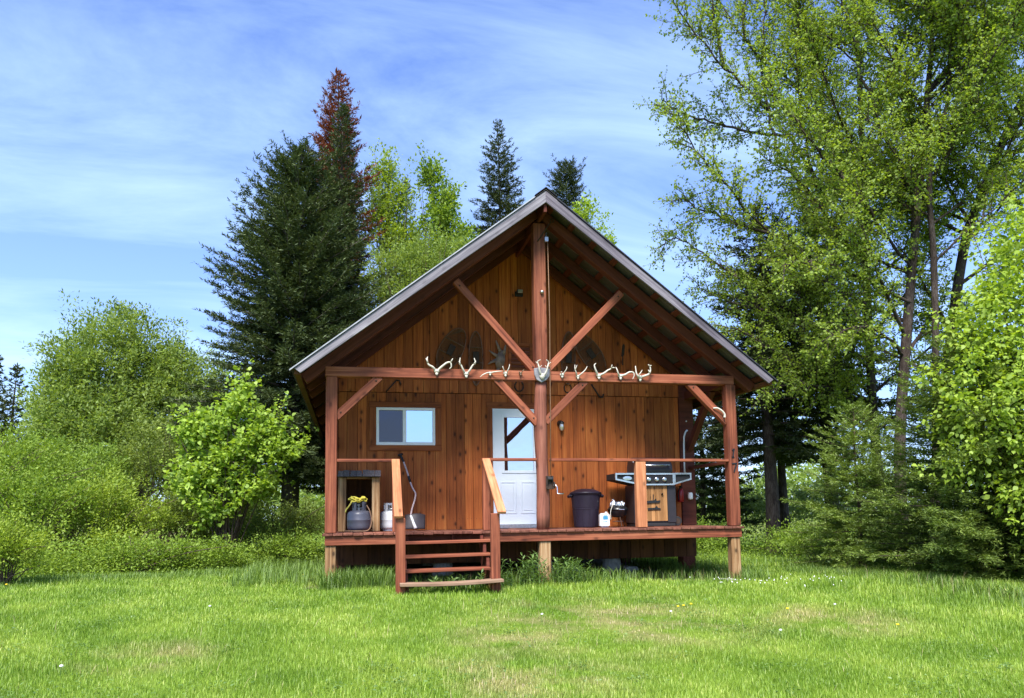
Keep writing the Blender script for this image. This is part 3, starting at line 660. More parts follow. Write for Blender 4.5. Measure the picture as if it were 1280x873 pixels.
def snowshoe(label, cx, cz, L, Wd, ang, y=D_WALL - .05, tail=.35):
    t = thing('snowshoe', label, 'snowshoe', (cx, y, cz), 'snowshoes on the gable wall')
    ca, sa = math.cos(ang), math.sin(ang)
    def P(u, v, dy=0): return (cx + u * ca + v * sa, y + dy, cz - u * sa + v * ca)
    outline = []
    for k in range(40):
        a = 2 * PI * k / 40; v = math.cos(a) * L / 2; w = math.sin(a) * Wd / 2
        if v < 0: w *= (1 - (abs(v) / (L / 2)) ** 2.2 * .35)
        outline.append((w, v))
    b = MB(); b.tube([P(u, v) for u, v in outline] + [P(*outline[0])], .013, 6, cap=False); b.build('frame', M['snowshoe'], t, smooth=True)
    b = MB()
    import bisect
    def half(v):
        q = max(0., 1 - (v / (L / 2)) ** 2); w = math.sqrt(q) * Wd / 2
        return w * (1 - (abs(v) / (L / 2)) ** 2.2 * .35) if v < 0 else w
    for k in range(-17, 18):
        for s in (-1, 1):
            v0 = k * L / 36; h = half(v0)
            # diagonal lacing between the two sides
            v1 = max(-L / 2 * .97, min(L / 2 * .97, v0 + s * Wd * .6)); b.tube([P(-h, v0), P(half(v1), v1, .003 * s)], .0035, 4)
    for v0 in (L * .2, -L * .08): b.tube([P(-half(v0), v0, -.004), P(half(v0), v0, -.004)], .011, 6)
    b.build('lacing', M['lacing'], t)
    b = MB(); q = [P(-.05, -.1 * L, -.02), P(.05, -.1 * L, -.02), P(.055, .12 * L, -.02), P(-.055, .12 * L, -.02)]
    q2 = [(x, yy - .018, z) for x, yy, z in q]; b.hexa(q[:4] + q2[:4]); b.build('binding', M['iron'], t, bevel=.005)
    return t
snowshoe('wide old snowshoe tilted over towards the upright one', -1.19, 3.02, .86, .40, math.radians(27))
snowshoe('narrow upright snowshoe with a rounded toe beside the moose antler', -.755, 2.90, .94, .245, math.radians(0))
snowshoe('narrow snowshoe half hidden behind the diagonal brace', .885, 2.95, .94, .25, math.radians(3))
snowshoe('wide old snowshoe leaning away past the diagonal brace', 1.30, 3.03, .84, .38, math.radians(-36))
# moose antler: palm with tines
ma = MB(); y = D_WALL - .06
ma.prism([(-.40, 2.74), (-.34, 2.72), (-.27, 2.80), (-.25, 2.90), (-.26, 3.0), (-.30, 3.06), (-.36, 3.02), (-.40, 2.95), (-.43, 2.86)], y - .018, y + .018)
for pts in ([(-.27, 2.98), (-.25, 3.08), (-.235, 3.19)], [(-.33, 3.03), (-.37, 3.12), (-.41, 3.22)], [(-.39, 2.95), (-.46, 2.99), (-.53, 3.04)], [(-.42, 2.87), (-.49, 2.84), (-.55, 2.80)], [(-.36, 2.73), (-.42, 2.68)]):
    ma.tube([(x, y - .01 * i, z) for i, (x, z) in enumerate(pts)], np.linspace(.034, .009, len(pts)), 7)
tag(ma.build('moose_antler', M['greyantler'], bevel=.0, smooth=True), 'grey brown palmed moose antler hung next to the louvre vent', 'antler')
def horseshoe(label, x, z, s, y=D_WALL - .012):
    b = MB(); c = [(x + s * .075 * math.sin(a), y - .006, z - s * .09 * math.cos(a)) for a in np.linspace(-2.5, 2.5, 22)]
    b.tube(c, .013 * s, 6); return tag(b.build('horseshoe', M['iron'], smooth=True), label, 'horseshoe', 'horseshoes on the wall')
horseshoe('rusty horseshoe nailed above the door under the beam', .0, 2.44, 1.)
horseshoe('dark horseshoe on the wall behind the lower brace beside the door', .87, 2.42, .85)
b = MB(); b.tube([(1.30, D_WALL - .03, 2.5), (1.45, D_WALL - .03, 2.27)], [.012, .016], 6); b.tube([(1.45, D_WALL - .03, 2.27), (1.50, D_WALL - .035, 2.27), (1.52, D_WALL - .035, 2.33)], .014, 6)
tag(b.build('iron_hook', M['iron'], smooth=True), 'old dark iron hook hung slantwise under the beam', 'hook')
b = MB(); b.tube([(-2.10, D_WALL - .03, 2.50), (-2.27, D_WALL - .03, 2.30)], .012, 6); b.tube([(-2.10, D_WALL - .03, 2.5), (-2.05, D_WALL - .035, 2.49), (-2.03, D_WALL - .035, 2.43)], .014, 6)
tag(b.build('iron_hook', M['iron'], smooth=True), 'slim rusty iron rod on the wall above the window', 'hook')
b = MB(); b.prism([(1.87, 3.02), (1.90, 3.22), (1.93, 3.25), (1.945, 3.2), (1.925, 3.05), (1.90, 3.0)], D_WALL - .03, D_WALL - .014); b.tube([(1.90, D_WALL - .02, 3.0), (1.895, D_WALL - .02, 2.86)], .012, 6)
tag(b.build('hand_tool', M['iron'], bevel=.003), 'rusty hand tool hung alone on the gable boards', 'tool')
# hand winch, pulley, rope
w = thing('hand_winch', 'small steel hand winch with a crank bolted to the central log post', 'winch', (.08, -.02, .70))
b = MB(); b.box((.03, -.05, .60), (.045, .0, .80)); b.box((.125, -.05, .60), (.14, .0, .80)); b.box((.03, -.012, .60), (.14, .0, .80)); b.build('frame', M['iron'], w, bevel=.003)
b = MB(); b.lathe([(0, -.04), (.045, -.04), (.045, -.034), (.025, -.034), (.025, .034), (.045, .034), (.045, .04), (0, .04)], (.085, -.04, .755), 16, Matrix.Rotation(PI / 2, 4, 'Y')); b.build('drum', M['blackmatte'], w)
b = MB(); b.lathe([(0, -.006), (.05, -.006), (.05, .006), (0, .006)], (.15, -.04, .66), 16, Matrix.Rotation(PI / 2, 4, 'Y')); b.build('gear', M['iron'], w)
b = MB(); b.tube([(.13, -.04, .66), (.175, -.05, .66), (.19, -.06, .63), (.19, -.07, .535), (.20, -.075, .53), (.285, -.08, .53)], .009, 8); b.build('crank', M['chrome'], w, smooth=True)
p = thing('pulley', 'small pulley block hanging under the gable peak', 'pulley', (.105, -.04, 4.45))
b = MB(); b.lathe([(0, -.012), (.028, -.012), (.02, 0), (.028, .012), (0, .012)], (.10, -.05, 4.44), 14, Matrix.Rotation(PI / 2, 4, 'X')); b.build('wheel', M['chrome'], p)
b = MB(); b.tube([(.10, -.05, 4.44), (.10, -.04, 4.50), (.103, -.03, 4.56)], .008, 6); b.box((.075, -.068, 4.41), (.125, -.064, 4.48)); b.box((.075, -.036, 4.41), (.125, -.032, 4.48)); b.build('shackle', M['metal'], p)
b = MB(); b.tube([(.118, -.05, 4.44), (.128, -.045, 3.2), (.118, -.03, 2.0), (.10, -.045, .79)], .006, 6); tag(b.build('winch_cable', M['rawhide'], smooth=True), 'thin brown cable running down beside the king post', 'cable')
b = MB(); b.tube([(-.03, -.012, 4.42), (.10, -.04, 4.62), (.17, -.06, 4.72)], .009, 6); b.tube([(.19 + .028 * math.cos(a), -.06, 4.745 + .032 * math.sin(a)) for a in np.linspace(0, 2 * PI, 14)], .008, 6); tag(b.build('eye_hook', M['iron'], smooth=True), 'long iron eye hook screwed into the king post top', 'hook')
b = MB(); b.lathe([(0, 0), (.03, 0), (.03, .03), (.015, .05), (0, .05)], (.02, -.006, 3.62), 12, Matrix.Rotation(PI / 2, 4, 'X')); tag(b.build('hook_plate', M['metal'], smooth=True), 'little steel hook on the face of the king post', 'hook')

# shelter box with a shingled roof
k = thing('shelter_box', 'small rough wooden shelter box with a shingled roof in the porch corner', 'box', (-2.7, 1.2, 0))
PA = M['pale']
for x in (-2.965, -2.455): beam('corner_post', (x, .92, .006), (x, .92, .84), .09, .12, PA, k, up=(1, 0, 0), bevel=.008)
for x in (-2.985, -2.435): beam('corner_post', (x, 1.55, .006), (x, 1.55, .84), .09, .08, PA, k, up=(1, 0, 0), bevel=.008)
beam('lintel', (-2.9, .925, .83), (-2.515, .925, .83), .05, .03, PA, k, bevel=.004)
b = MB(); b.box((-3.02, .98, .03), (-3.0, 1.58, .83)); b.box((-2.42, .98, .03), (-2.40, 1.58, .83)); b.box((-3.0, 1.56, .03), (-2.42, 1.58, .83)); b.box((-3.0, .98, .008), (-2.42, 1.56, .03)); b.build('panel', M['siding_dark'], k)
b = MB()
for row in range(4):
    for c in range(5):
        x0 = -3.035 + c * .13 + r.uniform(-.008, .008); y0 = .83 + row * .19; z = .855 + row * .014
        b.hexa([(x0, y0, z), (x0 + .125, y0, z), (x0 + .125, y0 + .24, z + .018), (x0, y0 + .24, z + .018), (x0, y0, z + .018), (x0 + .125, y0, z + .018), (x0 + .125, y0 + .24, z + .034), (x0, y0 + .24, z + .034)])
b.hexa([(-3.035, .835, .848), (-2.385, .835, .848), (-2.385, 1.58, .86), (-3.035, 1.58, .86), (-3.035, .835, .853), (-2.385, .835, .853), (-2.385, 1.58, .90), (-3.035, 1.58, .90)])
for c in range(7):
    x0 = -3.035 + c * .094 + r.uniform(-.01, .01); b.box((x0, .80, .848), (min(-2.38, x0 + .088), .829, .945 + r.uniform(-.012, .008)))
b.build('shingle_roof', M['shingle'], k)
def tank(name, label, x, y, R, H, mat, z=0.006):
    t = thing(name, label, 'gas tank', (x, y, z))
    b = MB(); h = H * .72
    b.lathe([(0, .03), (R * .9, .03), (R * .97, .06), (R, .1), (R, h * .52), (R * 1.01, h * .53), (R * 1.01, h * .56), (R, h * .57), (R, h * .78), (R * .93, h * .9), (R * .72, h * .97), (R * .3, h), (0, h)], (x, y, z), 32)
    b.build('body', mat, t, smooth=True)
    b = MB(); b.lathe([(R * .72, 0), (R * .76, 0), (R * .76, .045), (R * .72, .045), (R * .72, 0)], (x, y, z), 28); b.build('foot_ring', mat, t)
    b = MB(); n = 28; rr = R * .58
    for i in range(n):
        a0 = 2 * PI * i / n - PI * .5; a1 = 2 * PI * (i + 1) / n - PI * .5
        if i in (0, n - 1, 1, n - 2): continue
        zz0 = z + h * .93; top = z + H; cut = 3 < i < n - 4 and (i % 9 in (3, 4, 5))
        for (za, zb) in ([(zz0, z + h + .03), (top - .03, top)] if cut else [(zz0, top)]):
            q = []
            for zq in (za, zb):
                for a, rd in ((a0, rr), (a1, rr), (a1, rr - .006), (a0, rr - .006)): q.append((x + rd * math.cos(a), y + rd * math.sin(a), zq))
            b.hexa(q)
    b.build('collar', mat, t, weld=False)
    b = MB(); b.lathe([(0, h - .01), (.022, h - .01), (.022, h + .04), (.014, h + .05), (.014, h + .07), (.028, h + .072), (.028, h + .088), (0, h + .09)], (x, y, z), 12); b.tube([(x, y, z + h + .03), (x + .05, y, z + h + .03)], .014, 8); b.build('valve', M['metal'], t)
    return t
tank('propane_tank', 'dark slate propane tank standing before the shelter box opening', -2.71, .70, .178, .45, M['tankgrey'])
tank('propane_tank', 'white propane tank beside the shelter box', -2.23, 1.28, .155, .44, M['tankwhite'])
b = MB(); c = []
for i in range(70):
    a = i * .33; rr = .10 + .025 * math.sin(i * 1.7); c.append((-2.71 + rr * math.cos(a) - .012 * i / 20, .68 + rr * .8 * math.sin(a), .475 + .025 * math.sin(i * .9) + .0006 * i))
c += [(-2.84, .6, .42), (-2.90, .58, .34), (-2.91, .56, .30)]
b.tube(polycurve(c, 2), .011, 6); tag(b.build('hose', M['yellow'], smooth=True), 'yellow hose coiled on top of the slate tank', 'hose')
b = MB(); b.tube(polycurve([(-2.60, .56, .40), (-2.55, .53, .30), (-2.53, .52, .15), (-2.58, .50, .03), (-2.75, .50, .02), (-2.92, .52, .025)], 6), .009, 6); tag(b.build('cord', M['rawhide'], smooth=True), 'pale cord trailing round the foot of the slate tank', 'cord')
# snow shovel leaning on the wall
sh = thing('snow_shovel', 'snow shovel with a bent pale shaft leaning on the wall by the steps', 'shovel', (-1.83, 1.4, 0))
b = MB(); b.tube(polycurve([(-1.985, 1.60, 1.13), (-1.93, 1.57, .97), (-1.905, 1.55, .88)], 5), .014, 8); b.tube(polycurve([(-1.885, 1.535, .80), (-1.84, 1.50, .68), (-1.80, 1.47, .60), (-1.815, 1.44, .50), (-1.86, 1.40, .36), (-1.885, 1.37, .23), (-1.87, 1.34, .13), (-1.83, 1.30, .05)], 5), .014, 8); b.build('shaft', plain('pale_shaft_paint', (.55, .42, .40), .4), sh, smooth=True)
b = MB(); b.tube([(-1.908, 1.552, .89), (-1.882, 1.534, .79)], .02, 8); b.build('grip', M['blackmatte'], sh, smooth=True)
b = MB(); b.tube(polycurve([(-2.04, 1.62, 1.24), (-2.015, 1.615, 1.20), (-1.985, 1.60, 1.13)], 4), .02, 8); b.tube([(-2.075, 1.60, 1.235), (-2.0, 1.62, 1.26)], .018, 8); b.build('handle', M['blackmatte'], sh, smooth=True)
b = MB(); vs = []; fs = []; nu, nv = 12, 8
for i in range(nu + 1):
    u = i / nu * 2 - 1
    for j in range(nv + 1):
        v = j / nv
        vs.append((-1.83 + u * (.165 + .02 * v * .5) + .02 * (1 - v), 1.26 + .10 * (1 - v) + .05 * u * u + .03 * v * v, .022 + .255 * (1 - v) * (1 - .10 * u * u)))
for i in range(nu):
    for j in range(nv): a = i * (nv + 1) + j; fs.append((a, a + nv + 1, a + nv + 2, a + 1))
b.add(vs, fs); bl = b.build('blade', M['shovelblade'], sh, smooth=True); md = bl.modifiers.new('t', 'SOLIDIFY'); md.thickness = .006
b = MB(); b.tube([(-1.885, 1.362, .24), (-1.85, 1.31, .13), (-1.815, 1.262, .035)], [.02, .022, .03], 8); b.build('rib', M['white'], sh, smooth=True)
# waste bin
bn = thing('waste_bin', 'dark plum plastic waste bin with a domed lid on the porch', 'bin', (1.06, 1.32, 0))
b = MB(); b.lathe([(0, .006), (.195, .006), (.20, .02), (.222, .30), (.226, .31), (.226, .33), (.23, .34), (.246, .54), (.255, .55), (.255, .565), (.0, .565)], (1.05, 1.32, 0), 40)
for a in np.arange(0, 2 * PI, PI / 6):
    b.hexa([(1.05 + rr * math.cos(a + da), 1.32 + rr * math.sin(a + da), z) for z, rr0 in ((.03, .199), (.30, .222)) for rr, da in ((rr0, -.03), (rr0 + .006, -.03), (rr0 + .006, .03), (rr0, .03))])
b.build('body', M['plum'], bn, smooth=False)
b = MB(); b.lathe([(.262, .56), (.268, .56), (.268, .585), (.24, .60), (.16, .635), (.09, .648), (.0, .65)], (1.05, 1.32, 0), 40); b.build('lid', M['plum'], bn, smooth=True)
for s in (-1, 1):
    b = MB(); b.tube([(1.05 + s * .245, 1.26, .54), (1.05 + s * .30, 1.27, .53), (1.05 + s * .305, 1.32, .51), (1.05 + s * .30, 1.37, .53), (1.05 + s * .245, 1.38, .54)], .014, 8); b.box((1.05 + s * .27 - .02, 1.29, .50), (1.05 + s * .27 + .02, 1.35, .56)); b.build('handle', M['plum'], bn, bevel=.002)
# jug
jg = thing('jug', 'white plastic jug with a teal label between the bin and kettle grill', 'jug', (1.265, 1.0, 0))
b = MB(); b.box((1.185, .94, .006), (1.345, 1.06, .235)); b.build('body', M['white'], jg, bevel=.022, segs=3)
b = MB(); b.lathe([(0, 0), (.02, 0), (.02, .02), (0, .02)], (1.30, 1.0, .236), 12); b.build('cap', M['white'], jg)
b = MB(); b.prism([(1.225, 0.13), (1.31, .13), (1.31, .185), (1.225, .185)], .937, .9395); b.prism([(1.235, .19), (1.30, .19), (1.30, .20), (1.235, .20)], .937, .9395)
for q in range(4): b.prism([(1.225 + q * .022, .085 + .006 * (q % 2)), (1.24 + q * .022, .085 + .006 * (q % 2)), (1.24 + q * .022, .10 + .004 * (q % 3)), (1.225 + q * .022, .10 + .004 * (q % 3))], .937, .9395)
b.build('sticker', M['blue'], jg)
# kettle grill
kg = thing('kettle_grill', 'small black kettle grill on short legs with foil on top', 'grill', (1.59, 1.25, 0))
b = MB(); b.lathe([(0, .16), (.08, .165), (.14, .20), (.165, .26), (.17, .285), (.175, .285), (.175, .295), (.165, .30)], (1.59, 1.25, 0), 32); b.lathe([(.17, .298), (.165, .315), (.13, .345), (.06, .365), (0, .37)], (1.59, 1.25, 0), 32); b.build('bowl', M['black'], kg, smooth=True)
for a in (.6, 2.54, 4.71):
    b = MB(); b.tube([(1.59 + .10 * math.cos(a), 1.25 + .10 * math.sin(a), .19), (1.59 + .19 * math.cos(a), 1.25 + .19 * math.sin(a), .008)], .007, 8); b.build('leg', M['iron'], kg)
b = MB(); b.tube([(1.54, 1.09, .285), (1.545, 1.055, .29), (1.635, 1.055, .29), (1.64, 1.09, .285)], .008, 8); b.build('handle', M['chrome'], kg)
b = MB(); b.lathe([(0, .095), (.09, .09), (.095, .10), (0, .105)], (1.59, 1.25, 0), 20); b.build('ash_pan', M['metal'], kg)
ft = MB(); rr_ = random.Random(8); vs = []; fs = []
for cx_, w_, h_ in ((1.50, .075, .12), (1.60, .06, .075), (1.665, .05, .09)):
    base = len(vs); n = 9
    for j in range(5):
        for i in range(n):
            a = 2 * PI * i / n; q = w_ * (1 - .5 * (j / 4) ** 2) * rr_.uniform(.7, 1.15) * (.05 if j == 4 else 1)
            vs.append((cx_ + q * math.cos(a), 1.22 + q * .8 * math.sin(a), .345 + h_ * j / 4 * rr_.uniform(.9, 1.1)))
    for j in range(4):
        for i in range(n): fs.append((base + j * n + i, base + j * n + (i + 1) % n, base + (j + 1) * n + (i + 1) % n, base + (j + 1) * n + i))
ft.add(vs, fs); tag(ft.build('foil_bundle', M['foil']), 'crumpled silver foil lying on the kettle grill lid', 'foil')
b = MB(); b.tube(polycurve([(1.50, 1.15, .40), (1.44, 1.10, .34), (1.405, 1.08, .25), (1.40, 1.06, .12)], 5), .006, 6); tag(b.build('cord', M['bone'], smooth=True), 'pale cord hanging off the kettle grill', 'cord')
# gas grill
gg = thing('gas_grill', 'large stainless and charcoal gas grill with wooden cart doors on the porch', 'grill', (2.17, 1.28, 0))
b = MB(); yb0, yb1 = 1.05, 1.52
b.box((1.83, yb0 + .03, .06), (1.99, yb1, .70)); b.box((2.425, yb0 + .03, .06), (2.575, yb1, .70)); b.box((1.99, yb0 + .06, .06), (2.425, yb1, .70)); b.build('cart', M['charcoal'], gg, bevel=.006)
for (xa, xb) in ((1.995, 2.20), (2.205, 2.42)):
    b = MB(); q = 3
    for i in range(q):
        x0 = xa + (xb - xa) * i / q; b.box((x0 + .001, yb0 + .03, .09), (x0 + (xb - xa) / q - .001, yb0 + .058, .685))
    dd = b.build('cart_door', wood('cart_door_pine', (.22, .10, .03), (.40, .20, .075), (.52, .30, .13), 'Z', knots=.5), gg, bevel=.003)
b = MB()
b.prism([(2.05, .39), (2.27, .40), (2.29, .44), (2.22, .43), (2.21, .47), (2.18, .44), (2.05, .43)], yb0 + .012, yb0 + .028); b.prism([(2.06, .28), (2.29, .285), (2.29, .30), (2.24, .315), (2.22, .345), (2.19, .315), (2.06, .31)], yb0 + .012, yb0 + .028)
b.tube([(2.16, yb0 + .02, .44), (2.165, yb0 + .02, .54)], .008, 6); b.lathe([(0, -.02), (.022, 0), (0, .02)], (2.325, yb0 + .01, .545), 10); b.build('door_handle', M['black'], gg)
# control panel and shelves
b = MB(); b.prism([(1.93, .705), (2.51, .705), (2.51, .875), (1.93, .875)], yb0 - .01, yb1); b.build('control_panel', M['blackmatte'], gg, bevel=.006)
b = MB(); b.box((1.92, yb0 - .022, .868), (2.52, yb0 - .011, .90)); b.box((1.92, yb0 - .022, .69), (2.52, yb0 - .011, .718)); b.box((1.90, yb0 - .02, .69), (1.93, yb0 - .0, .90)); b.box((2.51, yb0 - .02, .69), (2.54, yb0 - .0, .90)); b.build('panel_trim', M['chrome'], gg, bevel=.003)
for x in (2.08, 2.22, 2.36):
    b = MB(); b.lathe([(0, 0), (.036, 0), (.036, .012), (.028, .016), (.024, .04), (0, .042)], (x, yb0 - .012, .79), 18, Matrix.Rotation(PI / 2, 4, 'X')); b.build('knob', M['chrome'], gg, smooth=False)
for s, xa, xb in ((-1, 1.90, 1.49), (1, 2.54, 2.85)):
    b = MB(); f = lambda t: xa + (xb - xa) * t
    b.prism([(f(0), .895), (f(1), .895), (f(1), .79), (f(0), .70)], yb0 + .012, yb1 - .02); b.build('side_shelf', M['blackmatte'], gg, bevel=.004)
    b = MB(); b.prism([(f(0), .90), (f(1), .90), (f(1), .872), (f(0), .872)], yb0 - .02, yb0 + .008); b.prism([(f(.0), .70), (f(1), .785), (f(1), .812), (f(.0), .727)], yb0 - .02, yb0 + .008)
    b.prism([(f(.93), .872), (f(1), .872), (f(1), .80), (f(.93), .80)], yb0 - .018, yb0 + .008); b.prism([(f(0), .872), (f(.07), .872), (f(.07), .735), (f(0), .735)], yb0 - .018, yb0 + .008)
    if s < 0: b.lathe([(0, -.01), (.045, -.01), (.05, .01), (0, .012)], (f(.48), yb0 - .0, .812), 16, Matrix.Rotation(PI / 2, 4, 'X') @ Matrix.Diagonal((1.6, .7, 1, 1)))
    b.build('shelf_trim', M['chrome'], gg)
b = MB(); prof = [(1.07, .905), (1.06, .96), (1.09, 1.06), (1.18, 1.15), (1.32, 1.18), (1.46, 1.14), (1.52, 1.02), (1.52, .905)]
n = len(prof); vs = [(1.87, y_, z_) for y_, z_ in prof] + [(2.53, y_, z_) for y_, z_ in prof]
b.add(vs, [tuple(range(n)), tuple(range(2 * n - 1, n - 1, -1))] + [(i, i + n, (i + 1) % n + n, (i + 1) % n) for i in range(n)]); b.build('lid', M['charcoal'], gg, bevel=.012, segs=2)
b = MB(); b.tube([(1.93, 1.02, 1.03), (2.46, 1.02, 1.03)], .016, 10); b.build('lid_handle', M['chrome'], gg, smooth=True)
for x in (1.95, 2.44):
    b = MB(); b.tube([(x, 1.09, 1.03), (x, 1.015, 1.03)], .012, 8); b.build('handle_bracket', M['black'], gg)
b = MB(); b.tube(polycurve([(1.86, 1.04, .93), (1.85, 1.03, 1.0), (1.83, 1.04, 1.07), (1.80, 1.06, 1.10)], 5), .012, 8); b.build('lid_bracket', M['chrome'], gg, smooth=True)
b = MB(); b.lathe([(0, -.02), (.075, -.02), (.082, -.01), (.082, .01), (.075, .02), (0, .02)], (2.61, 1.14, .085), 20, Matrix.Rotation(PI / 2, 4, 'X')); wh = b.build('wheel', M['blackmatte'], gg)
b = MB(); b.lathe([(0, -.023), (.05, -.023), (.05, .023), (0, .023)], (2.61, 1.14, .085), 20, Matrix.Rotation(PI / 2, 4, 'X')); b.build('rim', M['iron'], wh)
b = MB(); b.box((1.84, yb0 + .04, .006), (2.56, yb1 - .02, .058)); b.build('base', M['blackmatte'], gg, bevel=.005)
# fire extinguisher, white jar
fe = thing('fire_extinguisher', 'red fire extinguisher hung low on the wall past the gas grill', 'extinguisher', (2.885, 1.57, .41))
b = MB(); b.lathe([(0, .41), (.05, .415), (.058, .43), (.058, .60), (.045, .64), (.02, .655), (0, .655)], (2.875, 1.565, 0), 20); b.build('body', M['red'], fe, smooth=True)
b = MB(); b.lathe([(0, .65), (.018, .65), (.018, .69), (0, .69)], (2.875, 1.565, 0), 10); b.box((2.86, 1.50, .685), (2.89, 1.60, .70)); b.build('valve', M['blackmatte'], fe)
b = MB(); b.tube(polycurve([(2.875, 1.52, .67), (2.82, 1.50, .62), (2.81, 1.50, .52), (2.815, 1.50, .45)], 5), .01, 6); b.build('hose', M['blackmatte'], fe, smooth=True)
b = MB(); b.lathe([(0, .455), (.038, .46), (.043, .48), (.043, .55), (.034, .575), (.02, .58), (0, .582)], (3.07, 1.58, 0), 16); tag(b.build('jar', M['white'], smooth=True), 'small white jar hung on the corner post by the extinguisher', 'jar')
b = MB(); b.lathe([(0, 0), (.012, 0), (.012, .02), (0, .022)], (3.06, D_WALL - .031, 1.86), 10, Matrix.Rotation(PI / 2, 4, 'X')); tag(b.build('insulator', M['white'], smooth=True), 'tiny white porcelain knob high on the corner post', 'insulator')
# rubble under the house
for i, (x, y, s, m, lb) in enumerate(((.95, 1.75, .10, 'concrete', 'pale broken block lying under the cabin floor by the near pier'), (1.98, 1.75, .12, 'concrete', 'pale concrete block under the cabin floor beside the stout pier'))):
    b = MB(); z = float(gz(x, y)); b.hexa([(x - s, y - .09, z - .03), (x + s * 1.1, y - .07, z - .03), (x + s, y + .1, z - .03), (x - s, y + .08, z - .03), (x - s * .9, y - .08, z + .12), (x + s, y - .06, z + .10), (x + s * .9, y + .08, z + .12), (x - s * .95, y + .07, z + .13)])
    tag(b.build('concrete_block', M[m], bevel=.012), lb, 'block', 'blocks under the cabin')

# ================================================================== PLANTS
class Wood:
    """collects limbs as one mesh"""
    def __init__(s): s.V = []; s.F = []; s.n = 0
    def tube(s, pts, r, n=5):
        v, f = tube(pts, r, n, cap=False); s.V.append(v); s.F += [tuple(i + s.n for i in q) for q in f]; s.n += len(v)
    def build(s, name, mat, parent, loc):
        V = np.concatenate(s.V) - np.array(loc); me = bpy.data.meshes.new(name); me.from_pydata(V.tolist(), [], s.F)
        me.polygons.foreach_set('use_smooth', [True] * len(me.polygons)); me.materials.append(mat); me.update()
        o = bpy.data.objects.new(name, me); o.location = loc; return link(o, parent)

def conifer(name, label, x, y, ztop, R, mat, bark, seed, z0=.08, power=.75, step=.20, droop=.35, rise=.35, nb=6, dens=1., needle=.10, nw=.032, r0=.16, narrow=None, cat='tree', group=None, lean=(0, 0), maxd=None, gap=0., tw_len=.42, cut=None, twigs=True, irr=.3, dead=0.):
    g = np.random.default_rng(seed); zb = float(gz(x, y)) - .1; H = ztop - zb
    base = np.array([x, y, zb]); t = thing(name, label, cat, (x, y, zb + .1), group)
    W = Wood(); hs = np.linspace(0, 1, 14)
    wob = lambda h: np.array([lean[0] * h + .04 * math.sin(h * 9 + seed), lean[1] * h + .04 * math.cos(h * 7 + seed), 0])
    tr = [base + np.array([0, 0, H * h]) + wob(h) for h in hs]
    W.tube(tr, [max(.012, r0 * (1 - h) ** .85 * (1.25 if h == 0 else 1)) for h in hs], 9)
    TP = []; TD = []; TL = []
    nlev = max(4, int(H * (1 - z0) / step))
    for i in range(nlev):
        u = i / (nlev - 1); h = z0 + (1 - z0) * (u ** .95) * .985
        prof = (1 - u) ** power if narrow is None else narrow(u)
        if u < .12 and z0 < .15: prof *= .75 + 2 * u
        k = max(3, int(round(nb * (.65 + .35 * prof / max(.2, 1)))))
        ph = g.uniform(0, 2 * PI)
        for j in range(k):
            if gap and g.random() < gap: continue
            a = ph + 2 * PI * j / k + g.normal(0, .28); L = R * max(.05, prof) * g.uniform(1 - irr, 1 + irr * .6)
            c = base + np.array([0, 0, H * h]) + wob(h)
            d = np.array([math.cos(a), math.sin(a), 0]); n = 7; s = np.linspace(0, 1, n)
            up = rise * (1.2 * u + .1) ; dr = droop * (1.15 - u)
            zz = L * (up * s - dr * s ** 1.6 + .16 * s ** 3)
            side = np.array([-d[1], d[0], 0]) * g.normal(0, .12)
            pts = c + d * (L * s)[:, None] + side * (L * s ** 2)[:, None] + np.stack([0 * s, 0 * s, zz], 1)
            W.tube(pts, np.linspace(max(.006, r0 * .16 * (1 - u * .6)), .003, n), 4)
            isdead = dead and g.random() < dead
            m = max(3, int(L / .062 * dens))
            if isdead: m //= 4
            q = np.sort(g.uniform(.10, 1, m)); P = np.stack([np.interp(q, s, pts[:, e]) for e in range(3)], 1)
            tang = nrm(np.stack([np.interp(q, s, np.gradient(pts[:, e], s)) for e in range(3)], 1))
            sd = nrm(np.cross(tang, [0, 0, 1.])) * g.choice([-1, 1], m)[:, None]
            D = nrm(tang * g.uniform(.55, 1.0, (m, 1)) + sd * g.uniform(.5, 1.0, (m, 1)) + np.array([0, 0, 1]) * g.normal(-.05, .22, (m, 1)))
            TL.append(np.minimum(tw_len, (.07 + .38 * L * (1 - q ** 1.3)) * g.uniform(.6, 1.15, m))); TP.append(P); TD.append(D)
            TP.append(pts[-2:]); TD.append(np.stack([nrm(pts[-1] - pts[-2])] * 2)); TL.append(np.array([.14, .12]))
    # leader
    TP.append(np.array([tr[-1] - np.array([0, 0, .05 * k]) for k in range(8)])); TD.append(nrm(np.c_[g.normal(0, .5, (8, 2)), np.ones(8)])); TL.append(np.full(8, .16))
    TP = np.concatenate(TP); TD = np.concatenate(TD); TL = np.concatenate(TL)
    sp = needle * .15; cnt = np.maximum(2, (TL / sp).astype(int)); idx = np.repeat(np.arange(len(TP)), cnt)
    fr = g.random(len(idx)); P = TP[idx] + TD[idx] * (TL[idx] * fr)[:, None] + g.normal(0, .014, (len(idx), 3))
    sdv = nrm(np.cross(TD[idx], [0, 0, 1.])) * g.choice([-1., 1.], (len(idx), 1)); D = nrm(TD[idx] * .8 + sdv * g.uniform(.25, .85, (len(idx), 1)) + g.normal(0, .34, (len(idx), 3)) + np.array([0, 0, .10]))
    V = leaf_polys(P, D, g.normal(0, .5, (len(idx), 3)) + np.array([0, 0, 1.]), needle * g.uniform(.7, 1.25, len(idx)), nw * g.uniform(.7, 1.3, len(idx)))
    W.build('trunk', bark, t, tuple(base)); cr = poly_mesh('crown', V, mat, t, tuple(base))
    return t

